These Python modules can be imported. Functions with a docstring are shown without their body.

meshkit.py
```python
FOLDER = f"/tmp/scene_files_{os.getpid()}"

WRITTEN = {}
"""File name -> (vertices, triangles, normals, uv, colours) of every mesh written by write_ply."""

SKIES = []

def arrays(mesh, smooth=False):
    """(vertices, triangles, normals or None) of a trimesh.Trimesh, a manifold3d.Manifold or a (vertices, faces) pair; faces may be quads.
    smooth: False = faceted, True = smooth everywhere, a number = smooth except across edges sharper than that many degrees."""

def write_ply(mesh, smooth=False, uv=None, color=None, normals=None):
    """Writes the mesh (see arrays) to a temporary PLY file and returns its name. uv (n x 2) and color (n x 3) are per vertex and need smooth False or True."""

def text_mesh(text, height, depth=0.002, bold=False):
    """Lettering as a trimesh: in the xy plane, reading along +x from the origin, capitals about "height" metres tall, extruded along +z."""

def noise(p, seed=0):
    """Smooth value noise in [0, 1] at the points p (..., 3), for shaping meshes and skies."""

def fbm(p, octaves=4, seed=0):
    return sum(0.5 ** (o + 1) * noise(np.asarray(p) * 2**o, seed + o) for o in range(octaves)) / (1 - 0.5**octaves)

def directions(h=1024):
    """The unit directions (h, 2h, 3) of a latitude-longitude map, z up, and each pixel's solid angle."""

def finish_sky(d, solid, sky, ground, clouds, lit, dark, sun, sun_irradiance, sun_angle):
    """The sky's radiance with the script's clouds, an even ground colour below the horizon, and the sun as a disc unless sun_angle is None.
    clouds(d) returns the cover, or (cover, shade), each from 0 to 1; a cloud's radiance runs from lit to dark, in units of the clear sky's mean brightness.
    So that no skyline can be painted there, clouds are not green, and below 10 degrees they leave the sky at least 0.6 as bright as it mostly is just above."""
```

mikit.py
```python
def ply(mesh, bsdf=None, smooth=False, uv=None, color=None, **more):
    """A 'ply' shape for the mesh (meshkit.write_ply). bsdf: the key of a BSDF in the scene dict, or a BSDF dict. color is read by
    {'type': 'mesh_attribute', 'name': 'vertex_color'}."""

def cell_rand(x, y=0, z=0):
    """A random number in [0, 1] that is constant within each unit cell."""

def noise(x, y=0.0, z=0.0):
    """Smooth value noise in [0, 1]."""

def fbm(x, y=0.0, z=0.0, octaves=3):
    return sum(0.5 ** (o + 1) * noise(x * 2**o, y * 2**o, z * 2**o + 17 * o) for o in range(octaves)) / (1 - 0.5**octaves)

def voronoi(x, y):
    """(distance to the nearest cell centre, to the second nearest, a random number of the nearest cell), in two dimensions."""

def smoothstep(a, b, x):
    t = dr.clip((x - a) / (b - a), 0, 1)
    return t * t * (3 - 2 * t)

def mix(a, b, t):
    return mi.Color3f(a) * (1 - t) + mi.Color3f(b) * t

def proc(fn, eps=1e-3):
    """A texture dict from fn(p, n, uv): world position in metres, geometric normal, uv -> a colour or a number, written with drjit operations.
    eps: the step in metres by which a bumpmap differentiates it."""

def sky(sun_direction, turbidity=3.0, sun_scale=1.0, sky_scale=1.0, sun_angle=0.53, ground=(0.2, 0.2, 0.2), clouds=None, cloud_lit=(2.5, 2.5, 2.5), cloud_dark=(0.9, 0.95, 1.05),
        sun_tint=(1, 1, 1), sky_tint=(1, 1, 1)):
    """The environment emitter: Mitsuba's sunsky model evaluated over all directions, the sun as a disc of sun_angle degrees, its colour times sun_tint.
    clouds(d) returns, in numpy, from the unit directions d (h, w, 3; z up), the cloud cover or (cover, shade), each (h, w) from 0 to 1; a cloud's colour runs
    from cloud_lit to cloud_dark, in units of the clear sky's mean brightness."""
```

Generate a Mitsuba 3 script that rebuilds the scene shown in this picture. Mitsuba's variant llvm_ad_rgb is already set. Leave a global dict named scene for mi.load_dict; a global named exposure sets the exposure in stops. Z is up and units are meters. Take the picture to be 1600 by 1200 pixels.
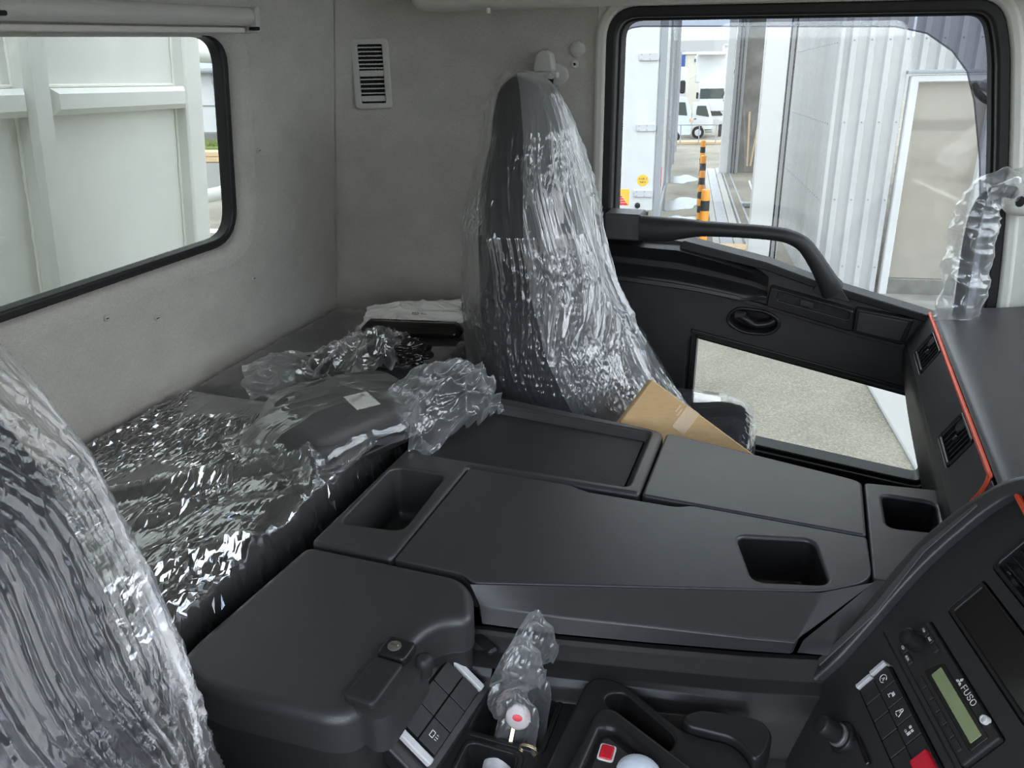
import math, random
import numpy as np
import trimesh, manifold3d as m3
import mitsuba as mi, drjit as dr
import mikit, meshkit
from shapely.geometry import Polygon
from mikit import proc, noise, fbm, voronoi, smoothstep, mix, cell_rand

T = mi.ScalarTransform4f
random.seed(7)
scene, labels = {}, {}
EYE = np.array([0.0, 0.0, 2.45])       # cab coordinates below are measured from here: x to the cab's front, y to the passenger door, z up

# ---------------------------------------------------------------- camera, sky, exposure
FWD, UP = np.array([-0.3187, 0.8616, -0.3952]), np.array([-0.1208, 0.3766, 0.9185])
scene['camera'] = {'type': 'perspective', 'fov': math.degrees(2 * math.atan(800 / 1240.0)), 'fov_axis': 'x', 'near_clip': 0.02, 'far_clip': 500.0,
                   'to_world': T().look_at(origin=EYE.tolist(), target=(EYE + FWD).tolist(), up=UP.tolist())}
exposure = 0.12


def overcast(d):
    p = d * np.array([2.2, 2.2, 5.0])
    n = meshkit.fbm(p, 5, seed=3)
    cover = np.clip((n - 0.33) / 0.22, 0, 1)
    shade = np.clip((meshkit.fbm(p * 1.7 + 9, 4, seed=8) - 0.45) / 0.3, 0, 1)
    return cover, shade


scene['sky'] = mikit.sky([0.55, -0.35, 0.75], turbidity=4.0, sun_scale=0.0, sky_scale=16.0, clouds=overcast, ground=(0.3, 0.3, 0.29),
                         cloud_lit=(2.95, 3.0, 3.1), cloud_dark=(1.60, 1.68, 1.85))


# ---------------------------------------------------------------- mesh helpers
def vf(m):
    if hasattr(m, 'to_mesh'):
        q = m.to_mesh()
        return np.array(q.vert_properties[:, :3], float), np.array(q.tri_verts, int)
    if isinstance(m, trimesh.Trimesh):
        return np.array(m.vertices, float), np.array(m.faces, int)
    v, f = np.asarray(m[0], float), np.asarray(m[1], int)
    if f.shape[1] == 4:
        f = np.vstack([f[:, [0, 1, 2]], f[:, [0, 2, 3]]])
    return v, f


def join(*ms):
    vs, fs, n = [], [], 0
    for m in ms:
        v, f = vf(m)
        vs.append(v); fs.append(f + n); n += len(v)
    return np.vstack(vs), np.vstack(fs)


def mapped(m, fn):
    v, f = vf(m)
    return fn(v), f


def flipped(m):
    v, f = vf(m)
    return v, f[:, ::-1]


def moved(m, t=(0, 0, 0), R=None):
    v, f = vf(m)
    if R is not None:
        v = v @ np.asarray(R, float).T
    return v + np.asarray(t, float), f


def rot(axis, deg):
    a = math.radians(deg); k = np.asarray(axis, float); k = k / np.linalg.norm(k)
    K = np.array([[0, -k[2], k[1]], [k[2], 0, -k[0]], [-k[1], k[0], 0]])
    return np.eye(3) + math.sin(a) * K + (1 - math.cos(a)) * K @ K


def ccw(p):
    p = np.asarray(p, float)
    a = np.sum(p[:, 0] * np.roll(p[:, 1], -1) - np.roll(p[:, 0], -1) * p[:, 1])
    return p if a > 0 else p[::-1].copy()


def rpoly(pts, r=0.01, n=5):
    """A polygon with rounded corners, counter-clockwise. r: one radius or one for each corner."""
    p = np.asarray(pts, float)
    rr = np.full(len(p), r) if np.isscalar(r) else np.asarray(r, float)
    a = np.sum(p[:, 0] * np.roll(p[:, 1], -1) - np.roll(p[:, 0], -1) * p[:, 1])
    if a < 0:
        p, rr = p[::-1], rr[::-1]
    out = []
    for i in range(len(p)):
        A, B, C = p[i - 1], p[i], p[(i + 1) % len(p)]
        u, w = A - B, C - B
        lu, lw = np.linalg.norm(u), np.linalg.norm(w)
        t = min(rr[i], 0.47 * lu, 0.47 * lw)
        if t < 1e-5:
            out.append(B); continue
        s, e = B + u / lu * t, B + w / lw * t
        for k in range(n + 1):
            q = k / n
            out.append((1 - q) ** 2 * s + 2 * q * (1 - q) * (B * 0.9 + (s + e) * 0.05) + q * q * e)
    return np.array(out)


def rrect(x0, x1, y0, y1, r=0.01, n=5):
    return rpoly([(x0, y0), (x1, y0), (x1, y1), (x0, y1)], r, n)


def inset(p, d):
    """The counter-clockwise polygon moved inwards by d (outwards where d < 0), vertex for vertex."""
    p = np.asarray(p, float)
    e = np.roll(p, -1, 0) - p
    nrm = np.stack([-e[:, 1], e[:, 0]], 1) / np.maximum(np.linalg.norm(e, axis=1, keepdims=True), 1e-12)
    m = nrm + np.roll(nrm, 1, 0)
    k = np.maximum(np.sum(m * m, 1, keepdims=True) / 2, 0.35)
    return p + m / k * d


def fill(polys):
    """Triangles over nested polygons: the first is the outline (counter-clockwise), the others are holes."""
    ps = [np.asarray(polys[0], float)] + [np.asarray(q, float)[::-1] for q in polys[1:]]
    return np.vstack(ps), np.array(m3.triangulate([q.astype(np.float64) for q in ps], 1e-7), int)


def loft(rings, cap0=False, cap1=False, closed=True):
    rings = [np.asarray(r, float) for r in rings]
    n = len(rings[0]); v = np.vstack(rings); f = []
    k = np.arange(n if closed else n - 1); k2 = (k + 1) % n
    for i in range(len(rings) - 1):
        a, b = i * n, (i + 1) * n
        f.append(np.stack([a + k, a + k2, b + k2], 1)); f.append(np.stack([a + k, b + k2, b + k], 1))
    for cap, base, fl in ((cap0, 0, True), (cap1, (len(rings) - 1) * n, False)):
        if cap:
            v = np.vstack([v, v[base:base + n].mean(0)]); c = len(v) - 1
            t = np.stack([np.full(n, c), base + np.arange(n), base + (np.arange(n) + 1) % n], 1)
            f.append(t[:, ::-1] if fl else t)
    return v, np.vstack(f)


def slab(poly, z0, z1, b=0.003, holes=(), n=3, bottom=True, bh=None):
    """A plate standing on z0 with a rounded upper edge of radius b; holes get a rim of radius bh."""
    poly = ccw(poly); holes = [ccw(h) for h in holes]
    bh = b if bh is None else bh
    while b > 2e-4 and not Polygon(inset(poly, b)).is_valid:
        b *= 0.7
    while bh > 2e-4 and not all(Polygon(inset(h, -bh)).is_valid for h in holes):
        bh *= 0.7

    def rings(p, sgn, b):
        rs = [(p, z0), (p, z1 - b)]
        for k in range(1, n + 1):
            a = math.pi / 2 * k / n
            rs.append((inset(p, sgn * b * (1 - math.cos(a))), z1 - b + b * math.sin(a)))
        return [np.column_stack([q, np.full(len(q), z)]) for q, z in rs]
    parts = []
    ro = rings(poly, 1, b); parts.append(loft(ro))
    rh = [rings(h, -1, bh) for h in holes]
    parts += [flipped(loft(r)) for r in rh]
    v, f = fill([ro[-1][:, :2]] + [r[-1][:, :2] for r in rh]); parts.append((np.column_stack([v, np.full(len(v), z1)]), f))
    if bottom:
        v, f = fill([poly] + holes); parts.append((np.column_stack([v, np.full(len(v), z0)]), f[:, ::-1]))
    return join(*parts)


def pocket(poly, z1, depth, draft=0.006, r=0.012, n=4):
    """The inside of a moulded pocket: walls with draft, a rounded foot, a floor."""
    poly = ccw(poly); rs = [(poly, z1), (inset(poly, draft), z1 - depth + r)]
    for k in range(1, n + 1):
        a = math.pi / 2 * k / n
        rs.append((inset(poly, draft + r * (1 - math.cos(a))), z1 - depth + r - r * math.sin(a)))
    rs = [np.column_stack([q, np.full(len(q), z)]) for q, z in rs]
    v, f = fill([rs[-1][:, :2]])
    return join(loft(rs), (np.column_stack([v, np.full(len(v), rs[-1][0, 2])]), f))


def box(c, s, b=0.004, R=None):
    """A box about c of size s with chamfered edges."""
    s = np.asarray(s, float); b = min(b, 0.45 * s.min())
    pts = [np.array([sx, sy, sz]) * (s / 2 - np.roll([0, b, b], k)) for k in range(3) for sx in (-1, 1) for sy in (-1, 1) for sz in (-1, 1)]
    m = vf(m3.Manifold.hull_points(np.array(pts)))
    return moved(m, c, R)


def grid(nu, nv, fn):
    """A sheet: fn(u, v) of two (nv+1, nu+1) arrays in [0, 1] gives x, y, z."""
    u, v = np.meshgrid(np.linspace(0, 1, nu + 1), np.linspace(0, 1, nv + 1))
    p = np.stack(np.broadcast_arrays(*fn(u, v)), -1).reshape(-1, 3)
    i = (np.arange(nv)[:, None] * (nu + 1) + np.arange(nu)[None]).ravel()
    return p, np.vstack([np.stack([i, i + 1, i + nu + 2], 1), np.stack([i, i + nu + 2, i + nu + 1], 1)])


def tube(path, r, n=12, cap=True, up=(0, 0, 1)):
    """A pipe along the path. r: a radius, or one for each point, or pairs (across, along up)."""
    p = np.asarray(path, float)
    r = np.broadcast_to(np.asarray(r, float), (len(p),)) if np.ndim(r) < 2 else np.asarray(r, float)
    if r.ndim == 1:
        r = np.stack([r, r], 1)
    t = np.gradient(p, axis=0); t /= np.linalg.norm(t, axis=1, keepdims=True)
    a = np.arange(n) * 2 * math.pi / n; rings = []
    side0 = None
    for i in range(len(p)):
        s = np.cross(t[i], up)
        if np.linalg.norm(s) < 0.15:
            s = side0 if side0 is not None else np.cross(t[i], [0, 1, 0.01])
        s = s / np.linalg.norm(s); side0 = s
        w = np.cross(s, t[i])
        rings.append(p[i] + np.cos(a)[:, None] * s * r[i, 0] + np.sin(a)[:, None] * w * r[i, 1])
    return flipped(loft(rings, cap, cap))


def smooth_path(pts, n=8):
    """A Catmull-Rom curve through the points."""
    p = np.asarray(pts, float); q = np.vstack([2 * p[0] - p[1], p, 2 * p[-1] - p[-2]]); out = []
    for i in range(1, len(q) - 2):
        for k in range(n):
            t = k / n
            out.append(0.5 * (2 * q[i] + (q[i + 1] - q[i - 1]) * t + (2 * q[i - 1] - 5 * q[i] + 4 * q[i + 1] - q[i + 2]) * t * t + (3 * q[i] - q[i - 1] - 3 * q[i + 1] + q[i + 2]) * t ** 3))
    return np.array(out + [p[-1]])


def lathe(profile, n=24):
    """(radius, height) pairs turned about z; the outside faces out where the height grows."""
    a = np.arange(n) * 2 * math.pi / n
    return loft([np.stack([r * np.cos(a), r * np.sin(a), np.full(n, z)], 1) for r, z in profile], True, True)


def axes(o, h, v):
    """A map of local (a, b, c) to o + a h + b v + c (h x v)."""
    h = np.asarray(h, float); h = h / np.linalg.norm(h)
    v = np.asarray(v, float); v = v - h * (v @ h); v = v / np.linalg.norm(v)
    B = np.array([h, v, np.cross(h, v)]); o = np.asarray(o, float)
    return lambda p: np.asarray(p, float) @ B + o


# ---------------------------------------------------------------- scene helpers
_count = {}


def numbered(name):
    k = _count.get(name, -1) + 1; _count[name] = k
    return name if k == 0 else f'{name}_{k:03d}'


def thing(name, label, category, group=None, kind=None):
    key = numbered(name); d = {'label': label, 'category': category}
    if group: d['group'] = group
    if kind: d['kind'] = kind
    labels[key] = d
    return key


def struct(name):
    key = numbered(name); labels[key] = {'kind': 'structure'}
    return key


_Y = np.array([[0.9901, 0.1400, 0.0090], [-0.1403, 0.9893, -0.0410], [0.0, 0.0, 0.0]])
_Y[0] /= np.linalg.norm(_Y[0]); _Y[1] -= _Y[0] * (_Y[1] @ _Y[0]); _Y[1] /= np.linalg.norm(_Y[1]); _Y[2] = np.cross(_Y[0], _Y[1])
GROUND = -2.45      # the yard's paving in yard coordinates; the cab stands a little askew on it


def yard(p):
    return np.asarray(p, float) @ _Y


def put(key, mesh, mat, smooth=35, outdoors=False, label=None):
    """One shape entry of the scene, given in cab (or yard) coordinates."""
    v, f = vf(mesh)
    if outdoors:
        v = yard(v)
    scene[key] = mikit.ply((v + EYE, f), mat, smooth=smooth)
    if label:
        labels[key] = {'label': label}
    return key


def part(parent, name, mesh, mat, smooth=35, outdoors=False, label=None):
    return put(numbered(parent + '__' + name), mesh, mat, smooth, outdoors, label)


# ---------------------------------------------------------------- materials
def mat(name, **k):
    scene[name] = {'type': 'twosided', 'inner': {'type': 'principled', **k}}
    return name


def rgb(*c):
    return {'type': 'rgb', 'value': list(c)}


def bumped(name, tex, scale=1.0, **k):
    scene[name] = {'type': 'twosided', 'inner': {'type': 'bumpmap', 'tex': tex, 'scale': scale, 'inner': {'type': 'principled', **k}}}
    return name


def felt(p, n, uv):
    a = fbm(p.x * 420, p.y * 420, p.z * 420, 2); b = fbm(p.x * 14, p.y * 14, p.z * 14, 3)
    return mix((0.335, 0.325, 0.297), (0.545, 0.528, 0.485), 0.62 * a + 0.38 * b)


def grain(p, n, uv):
    return 0.0003 * fbm(p.x * 650, p.y * 650, p.z * 650, 2)


def gravel(p, n, uv):
    a = noise(p.x * 85, p.y * 85, 0.0); b = fbm(p.x * 1.3, p.y * 1.3, 0.0, 4); c = noise(p.x * 190, p.y * 190, 3.0)
    return mix((0.112, 0.104, 0.082), (0.325, 0.302, 0.243), dr.clip(0.5 * a * a + 0.35 * c + 0.75 * (b - 0.35), 0, 1))


def paper(p, n, uv):
    return mix((0.50, 0.335, 0.17), (0.58, 0.40, 0.215), fbm(p.x * 60, p.y * 90, p.z * 260, 3))


def weave(p, n, uv):
    return 0.0004 * (dr.abs(dr.sin(p.x * 1100)) * dr.abs(dr.sin(p.y * 1100)))


def painted(p, n, uv):
    return mix((0.56, 0.575, 0.53), (0.63, 0.645, 0.60), fbm(p.x * 5, p.y * 5, p.z * 5, 3))


def zinc(p, n, uv):
    return mix((0.42, 0.42, 0.415), (0.53, 0.53, 0.525), fbm(p.x * 3, p.y * 3, p.z * 0.8, 4))


def dirty(p, n, uv):
    return mix((0.10, 0.095, 0.085), (0.30, 0.29, 0.27), fbm(p.x * 4, p.y * 4, p.z * 3, 5))


mat('felt', base_color=proc(felt), roughness=0.95, specular=0.15)
bumped('console_plastic', proc(grain, 4e-4), base_color=rgb(0.034, 0.034, 0.036), roughness=0.40, specular=0.65)
bumped('door_plastic', proc(grain, 4e-4), base_color=rgb(0.022, 0.022, 0.023), roughness=0.46, specular=0.45)
mat('satin_black', base_color=rgb(0.014, 0.014, 0.015), roughness=0.33, specular=0.35)
mat('deep_black', base_color=rgb(0.008, 0.008, 0.009), roughness=0.6, specular=0.3)
mat('switch_black', base_color=rgb(0.020, 0.020, 0.021), roughness=0.5, specular=0.4)
mat('gloss_black', base_color=rgb(0.010, 0.008, 0.008), roughness=0.12, specular=0.5)
mat('rubber', base_color=rgb(0.013, 0.013, 0.014), roughness=0.5, specular=0.4)
bumped('mat_rubber', proc(weave, 3e-4), base_color=rgb(0.020, 0.020, 0.021), roughness=0.5, specular=0.4)
mat('pale_trim', base_color=rgb(0.55, 0.545, 0.50), roughness=0.6, specular=0.4)
mat('vent_grey', base_color=rgb(0.48, 0.475, 0.445), roughness=0.5, specular=0.4)
mat('seat_cloth', base_color=rgb(0.020, 0.022, 0.028), roughness=0.85, specular=0.2, sheen=0.2)
mat('vinyl', base_color=rgb(0.018, 0.018, 0.020), roughness=0.5, specular=0.4)
mat('pad_vinyl', base_color=rgb(0.052, 0.053, 0.055), roughness=0.55, specular=0.4)
mat('cardboard', base_color=proc(paper), roughness=0.85, specular=0.15)
mat('tape', base_color=rgb(0.62, 0.47, 0.30), roughness=0.25, specular=0.5)
mat('orange_trim', base_color=rgb(0.75, 0.085, 0.03), roughness=0.4, specular=0.5)
mat('chrome', base_color=rgb(0.75, 0.75, 0.76), roughness=0.18, metallic=1.0)
mat('brass', base_color=rgb(0.70, 0.60, 0.38), roughness=0.25, metallic=1.0)
mat('silver_plastic', base_color=rgb(0.52, 0.52, 0.53), roughness=0.3, specular=0.5)
mat('legend_white', base_color=rgb(0.62, 0.62, 0.60), roughness=0.5)
mat('lcd_green', base_color=rgb(0.25, 0.30, 0.15), roughness=0.35, specular=0.5)
mat('red_plastic', base_color=rgb(0.55, 0.012, 0.03), roughness=0.3, specular=0.5)
mat('white_plastic', base_color=rgb(0.42, 0.39, 0.385), roughness=0.3, specular=0.5)
mat('sticker_white', base_color=rgb(0.68, 0.68, 0.64), roughness=0.6)
mat('ink', base_color=rgb(0.03, 0.03, 0.035), roughness=0.6)
mat('lock_metal', base_color=rgb(0.10, 0.10, 0.095), roughness=0.4, specular=0.5)
mat('accent_grey', base_color=rgb(0.085, 0.08, 0.082), roughness=0.5, specular=0.4)
mat('screw_metal', base_color=rgb(0.42, 0.41, 0.38), roughness=0.4, specular=0.5)
mat('belt_web', base_color=rgb(0.014, 0.015, 0.019), roughness=0.7, specular=0.3)
mat('white_paint', base_color=proc(painted), roughness=0.35, specular=0.5)
mat('van_white', base_color=rgb(0.61, 0.61, 0.60), roughness=0.3, specular=0.5)
mat('weld', base_color=rgb(0.66, 0.66, 0.60), roughness=0.5)
mat('zinc', base_color=proc(zinc), roughness=0.5, specular=0.4)
mat('steel_grey', base_color=rgb(0.30, 0.31, 0.325), roughness=0.45, specular=0.5)
mat('dirty_board', base_color=proc(dirty), roughness=0.8)
mat('concrete', base_color=rgb(0.36, 0.355, 0.33), roughness=0.85)
mat('road_paint', base_color=rgb(0.74, 0.74, 0.71), roughness=0.7)
mat('gravel', base_color=proc(gravel), roughness=0.8, specular=0.3)
mat('bollard_orange', base_color=rgb(0.83, 0.33, 0.045), roughness=0.4, specular=0.5)
mat('bollard_black', base_color=rgb(0.028, 0.028, 0.03), roughness=0.5)
mat('cream_panel', base_color=rgb(0.60, 0.575, 0.52), roughness=0.4)
mat('beige_wall', base_color=rgb(0.66, 0.62, 0.53), roughness=0.8)
mat('pale_blue', base_color=rgb(0.55, 0.60, 0.68), roughness=0.4)
mat('grass_green', base_color=rgb(0.22, 0.27, 0.09), roughness=0.9)
mat('wood_tan', base_color=rgb(0.58, 0.42, 0.24), roughness=0.7)
mat('label_red', base_color=rgb(0.62, 0.045, 0.03), roughness=0.5)
mat('label_yellow', base_color=rgb(0.80, 0.48, 0.05), roughness=0.5)
mat('flag_blue', base_color=rgb(0.05, 0.09, 0.30), roughness=0.7)
scene['still_water'] = {'type': 'twosided', 'inner': {'type': 'principled', 'base_color': rgb(0.10, 0.10, 0.095), 'roughness': 0.22, 'specular': 0.35}}
scene['glass'] = {'type': 'thindielectric', 'int_ior': 1.5, 'specular_transmittance': rgb(0.68, 0.71, 0.68)}
scene['clear_glass'] = {'type': 'thindielectric', 'int_ior': 1.5, 'specular_transmittance': rgb(0.90, 0.92, 0.91)}
scene['far_glass'] = {'type': 'twosided', 'inner': {'type': 'principled', 'base_color': rgb(0.06, 0.075, 0.07), 'roughness': 0.05, 'specular': 0.6}}
scene['smoke_acrylic'] = {'type': 'thindielectric', 'int_ior': 1.5, 'specular_transmittance': rgb(0.34, 0.34, 0.40)}
scene['clear_film'] = {'type': 'blendbsdf', 'weight': 0.04, 'a': {'type': 'thindielectric', 'int_ior': 1.55},
                       'b': {'type': 'principledthin', 'base_color': rgb(0.85, 0.88, 0.90), 'diff_trans': 1.0, 'roughness': 0.5}}
scene['thin_film'] = {'type': 'blendbsdf', 'weight': 0.04, 'a': {'type': 'thindielectric', 'int_ior': 1.36},
                      'b': {'type': 'principledthin', 'base_color': rgb(0.85, 0.86, 0.90), 'diff_trans': 1.0, 'roughness': 0.5}}
scene['pleat_film'] = {'type': 'blendbsdf', 'weight': 0.15, 'a': {'type': 'thindielectric', 'int_ior': 1.62},
                       'b': {'type': 'principledthin', 'base_color': rgb(0.85, 0.88, 0.90), 'diff_trans': 0.9, 'roughness': 0.5}}
scene['creased_film'] = {'type': 'blendbsdf', 'weight': 0.03, 'a': {'type': 'thindielectric', 'int_ior': 2.3},
                         'b': {'type': 'principledthin', 'base_color': rgb(0.85, 0.88, 0.90), 'diff_trans': 1.0, 'roughness': 0.5}}
scene['milky_film'] = {'type': 'blendbsdf', 'weight': 0.11, 'a': {'type': 'thindielectric', 'int_ior': 1.62},
                       'b': {'type': 'principledthin', 'base_color': rgb(0.84, 0.88, 0.90), 'diff_trans': 0.9, 'roughness': 0.5}}

# ================================================================ the cab's shell
def lean(z):
    return -1.4136 + 0.11 * (z + 0.772)          # the rear wall leans forward at its top


def on_rear(p):
    return np.stack([lean(p[:, 1]) + p[:, 2], p[:, 0], p[:, 1]], 1)


def facing(y0):
    """Local (x, height, towards the driver) on the plane y = y0."""
    return lambda p: np.stack([p[:, 0], y0 - p[:, 2], p[:, 1]], 1)


REAR_HOLE = rrect(0.64, 1.722, -0.470, 0.020, 0.075, 8)
wall = struct('wall_rear')
put(wall, mapped(slab([(0.05, -1.35), (2.163, -1.35), (2.163, 0.5), (0.05, 0.5)], -0.07, 0.0, 0.004, [inset(REAR_HOLE, -0.004)], n=6, bh=0.045), on_rear), 'felt', 50)
GASKET = rrect(0.64, 1.722, -0.470, 0.043, 0.085, 8)
win = struct('window_1')
put(win, mapped((lambda v, f: (np.column_stack([v, np.full(len(v), -0.052)]), f))(*fill([inset(GASKET, 0.01)])), on_rear), 'glass', False)
part(win, 'gasket', mapped(slab(inset(GASKET, -0.006), -0.060, -0.028, 0.007, [inset(GASKET, 0.017)]), on_rear), 'rubber', 50, label='black rubber gasket')


def corner(u, v):
    z = -1.35 + 1.85 * v; a = np.minimum(u / 0.7, 1) * math.pi / 2
    s = np.maximum(u - 0.7, 0) / 0.3; x = lean(z) + 0.30 - 0.30 * np.cos(a)
    return x + s * (-0.88 - x), 2.167 + 0.133 * np.sin(a), z


VX = axes((-1.262, 2.249, -0.080), (0.894, 0.447, 0), (0.0, 0.0, 1))      # a: along the wall, b: up, c: into the cab


def vent_cut(mesh):
    v, f = vf(mesh); q = (v[f].mean(1) - [-1.262, 2.249, -0.080]) @ np.array([[0.894, 0.447, 0], [0, 0, 1.0]]).T
    return v, f[~((np.abs(q[:, 0]) < 0.042) & (np.abs(q[:, 1]) < 0.088))]


wall = struct('wall_passenger')
put(wall, join(vent_cut(grid(110, 150, corner)), mapped(slab([(2.164, -1.35), (2.36, -1.35), (2.36, 0.5), (2.164, 0.5)], -0.09, -0.002, 0.0005), on_rear), box((-1.05, 2.352, -0.42), (0.95, 0.016, 1.86), 0.002),  mapped(slab([(-0.90, -1.35), (-0.585, -1.35), (-0.585, 0.5), (-0.90, 0.5)], -0.02, -0.0002, 0.0005), facing(2.3))), 'felt', 60)

DOOR = rpoly([(-0.555, -1.27), (-0.555, 0.080), (0.368, 0.072), (0.405, -0.02), (0.470, -0.36), (0.507, -0.70), (0.475, -1.27)], [0.05, 0.075, 0.07, 0.10, 0.2, 0.1, 0.05], 8)
t = struct('trim_1')
put(t, mapped(slab([(-0.5845, -1.345), (1.0, -1.345), (1.0, 0.495), (-0.5845, 0.495)], -0.02, 0.002, 0.002, [inset(DOOR, -0.028)]), facing(2.3)), 'pale_trim')
t = struct('trim_2')
put(t, mapped(slab(inset(DOOR, -0.034), -0.02, 0.012, 0.010, [inset(DOOR, -0.004)], bh=0.008), facing(2.3)), 'pale_trim', 50)
t = struct('trim_3')
put(t, mapped(slab(rrect(-1.105, 1.0, 0.084, 0.48, 0.045, 8), 0.0, 0.15, 0.05, n=6), facing(2.34)), 'pale_trim', 50)
part(t, 'tag', box((-0.862, 2.196, 0.080), (0.006, 0.02, 0.014), 0.001), 'pale_trim')
t = struct('ceiling')
put(t, box((-0.25, 1.2, 0.53), (2.6, 2.5, 0.06)), 'pale_trim')
t = struct('floor')
put(t, box((-0.25, 1.2, -1.375), (2.5, 2.4, 0.05)), 'deep_black')
t = struct('wall_front')
put(t, join(box((1.0, 1.2, -0.95), (0.06, 2.4, 0.85)), box((0.86, 1.2, 0.45), (0.10, 2.4, 0.12)), box((0.93, 0.10, -0.1), (0.07, 0.07, 0.9)), box((0.93, 2.33, -0.1), (0.07, 0.07, 0.9))), 'pale_trim')
t = struct('window_2')
put(t, grid(1, 1, lambda u, v: (1.0 - 0.13 * v, 0.1 + 2.2 * u, -0.53 + 0.93 * v)), 'clear_glass', False)
t = struct('wall_driver')
DRIVER_DOOR = DOOR.copy()
put(t, mapped(slab([(-1.5, -1.35), (1.0, -1.35), (1.0, 0.5), (-1.5, 0.5)], -0.05, 0.0, 0.003, [DRIVER_DOOR]), lambda p: np.stack([p[:, 0], 0.0 + p[:, 2], p[:, 1]], 1)), 'pale_trim')

# screws and caps on the felt
for k, (y, z, lab) in enumerate([(1.789, -0.248, 'small grey panel screw beside the upper right edge of the rear window'),
                                 (1.739, -0.581, 'small grey panel screw beside the lower right corner of the rear window'),
                                 (1.232, -0.533, 'small grey panel screw under the rear window, the one nearer the wrapped driver seat'),
                                 (1.375, -0.579, 'small grey panel screw under the rear window, the one nearer the corner seam')]):
    s = thing('panel_screw', lab, 'screw', 'screws in the felt rear wall')
    put(s, mapped(lathe([(0.0078, -0.001), (0.0078, 0.0015), (0.006, 0.0032), (0.002, 0.0036)], 14), lambda p: on_rear(np.column_stack([p[:, 0] + y, p[:, 1] + z, p[:, 2]]))), 'screw_metal')
    part(s, 'slot', mapped(box((y, z, 0.0038), (0.008, 0.0016, 0.001), 0.0002), on_rear), 'deep_black')
s = thing('round_cap', 'large round felt grey cap high on the side wall beside the door frame', 'cap')
put(s, mapped(lathe([(0.022, 0.0), (0.022, 0.004), (0.018, 0.008), (0.006, 0.009)], 24), lambda p: facing(2.3)(p + [-0.640, -0.020, 0])), 'vent_grey', 50)
s = thing('panel_clip', 'small pale round clip with a dark hole just below the large round cap', 'clip')
put(s, mapped(lathe([(0.011, 0.0), (0.011, 0.003), (0.008, 0.005), (0.003, 0.0045)], 18), lambda p: facing(2.3)(p + [-0.647, -0.058, 0])), 'pale_trim', 50)
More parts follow.
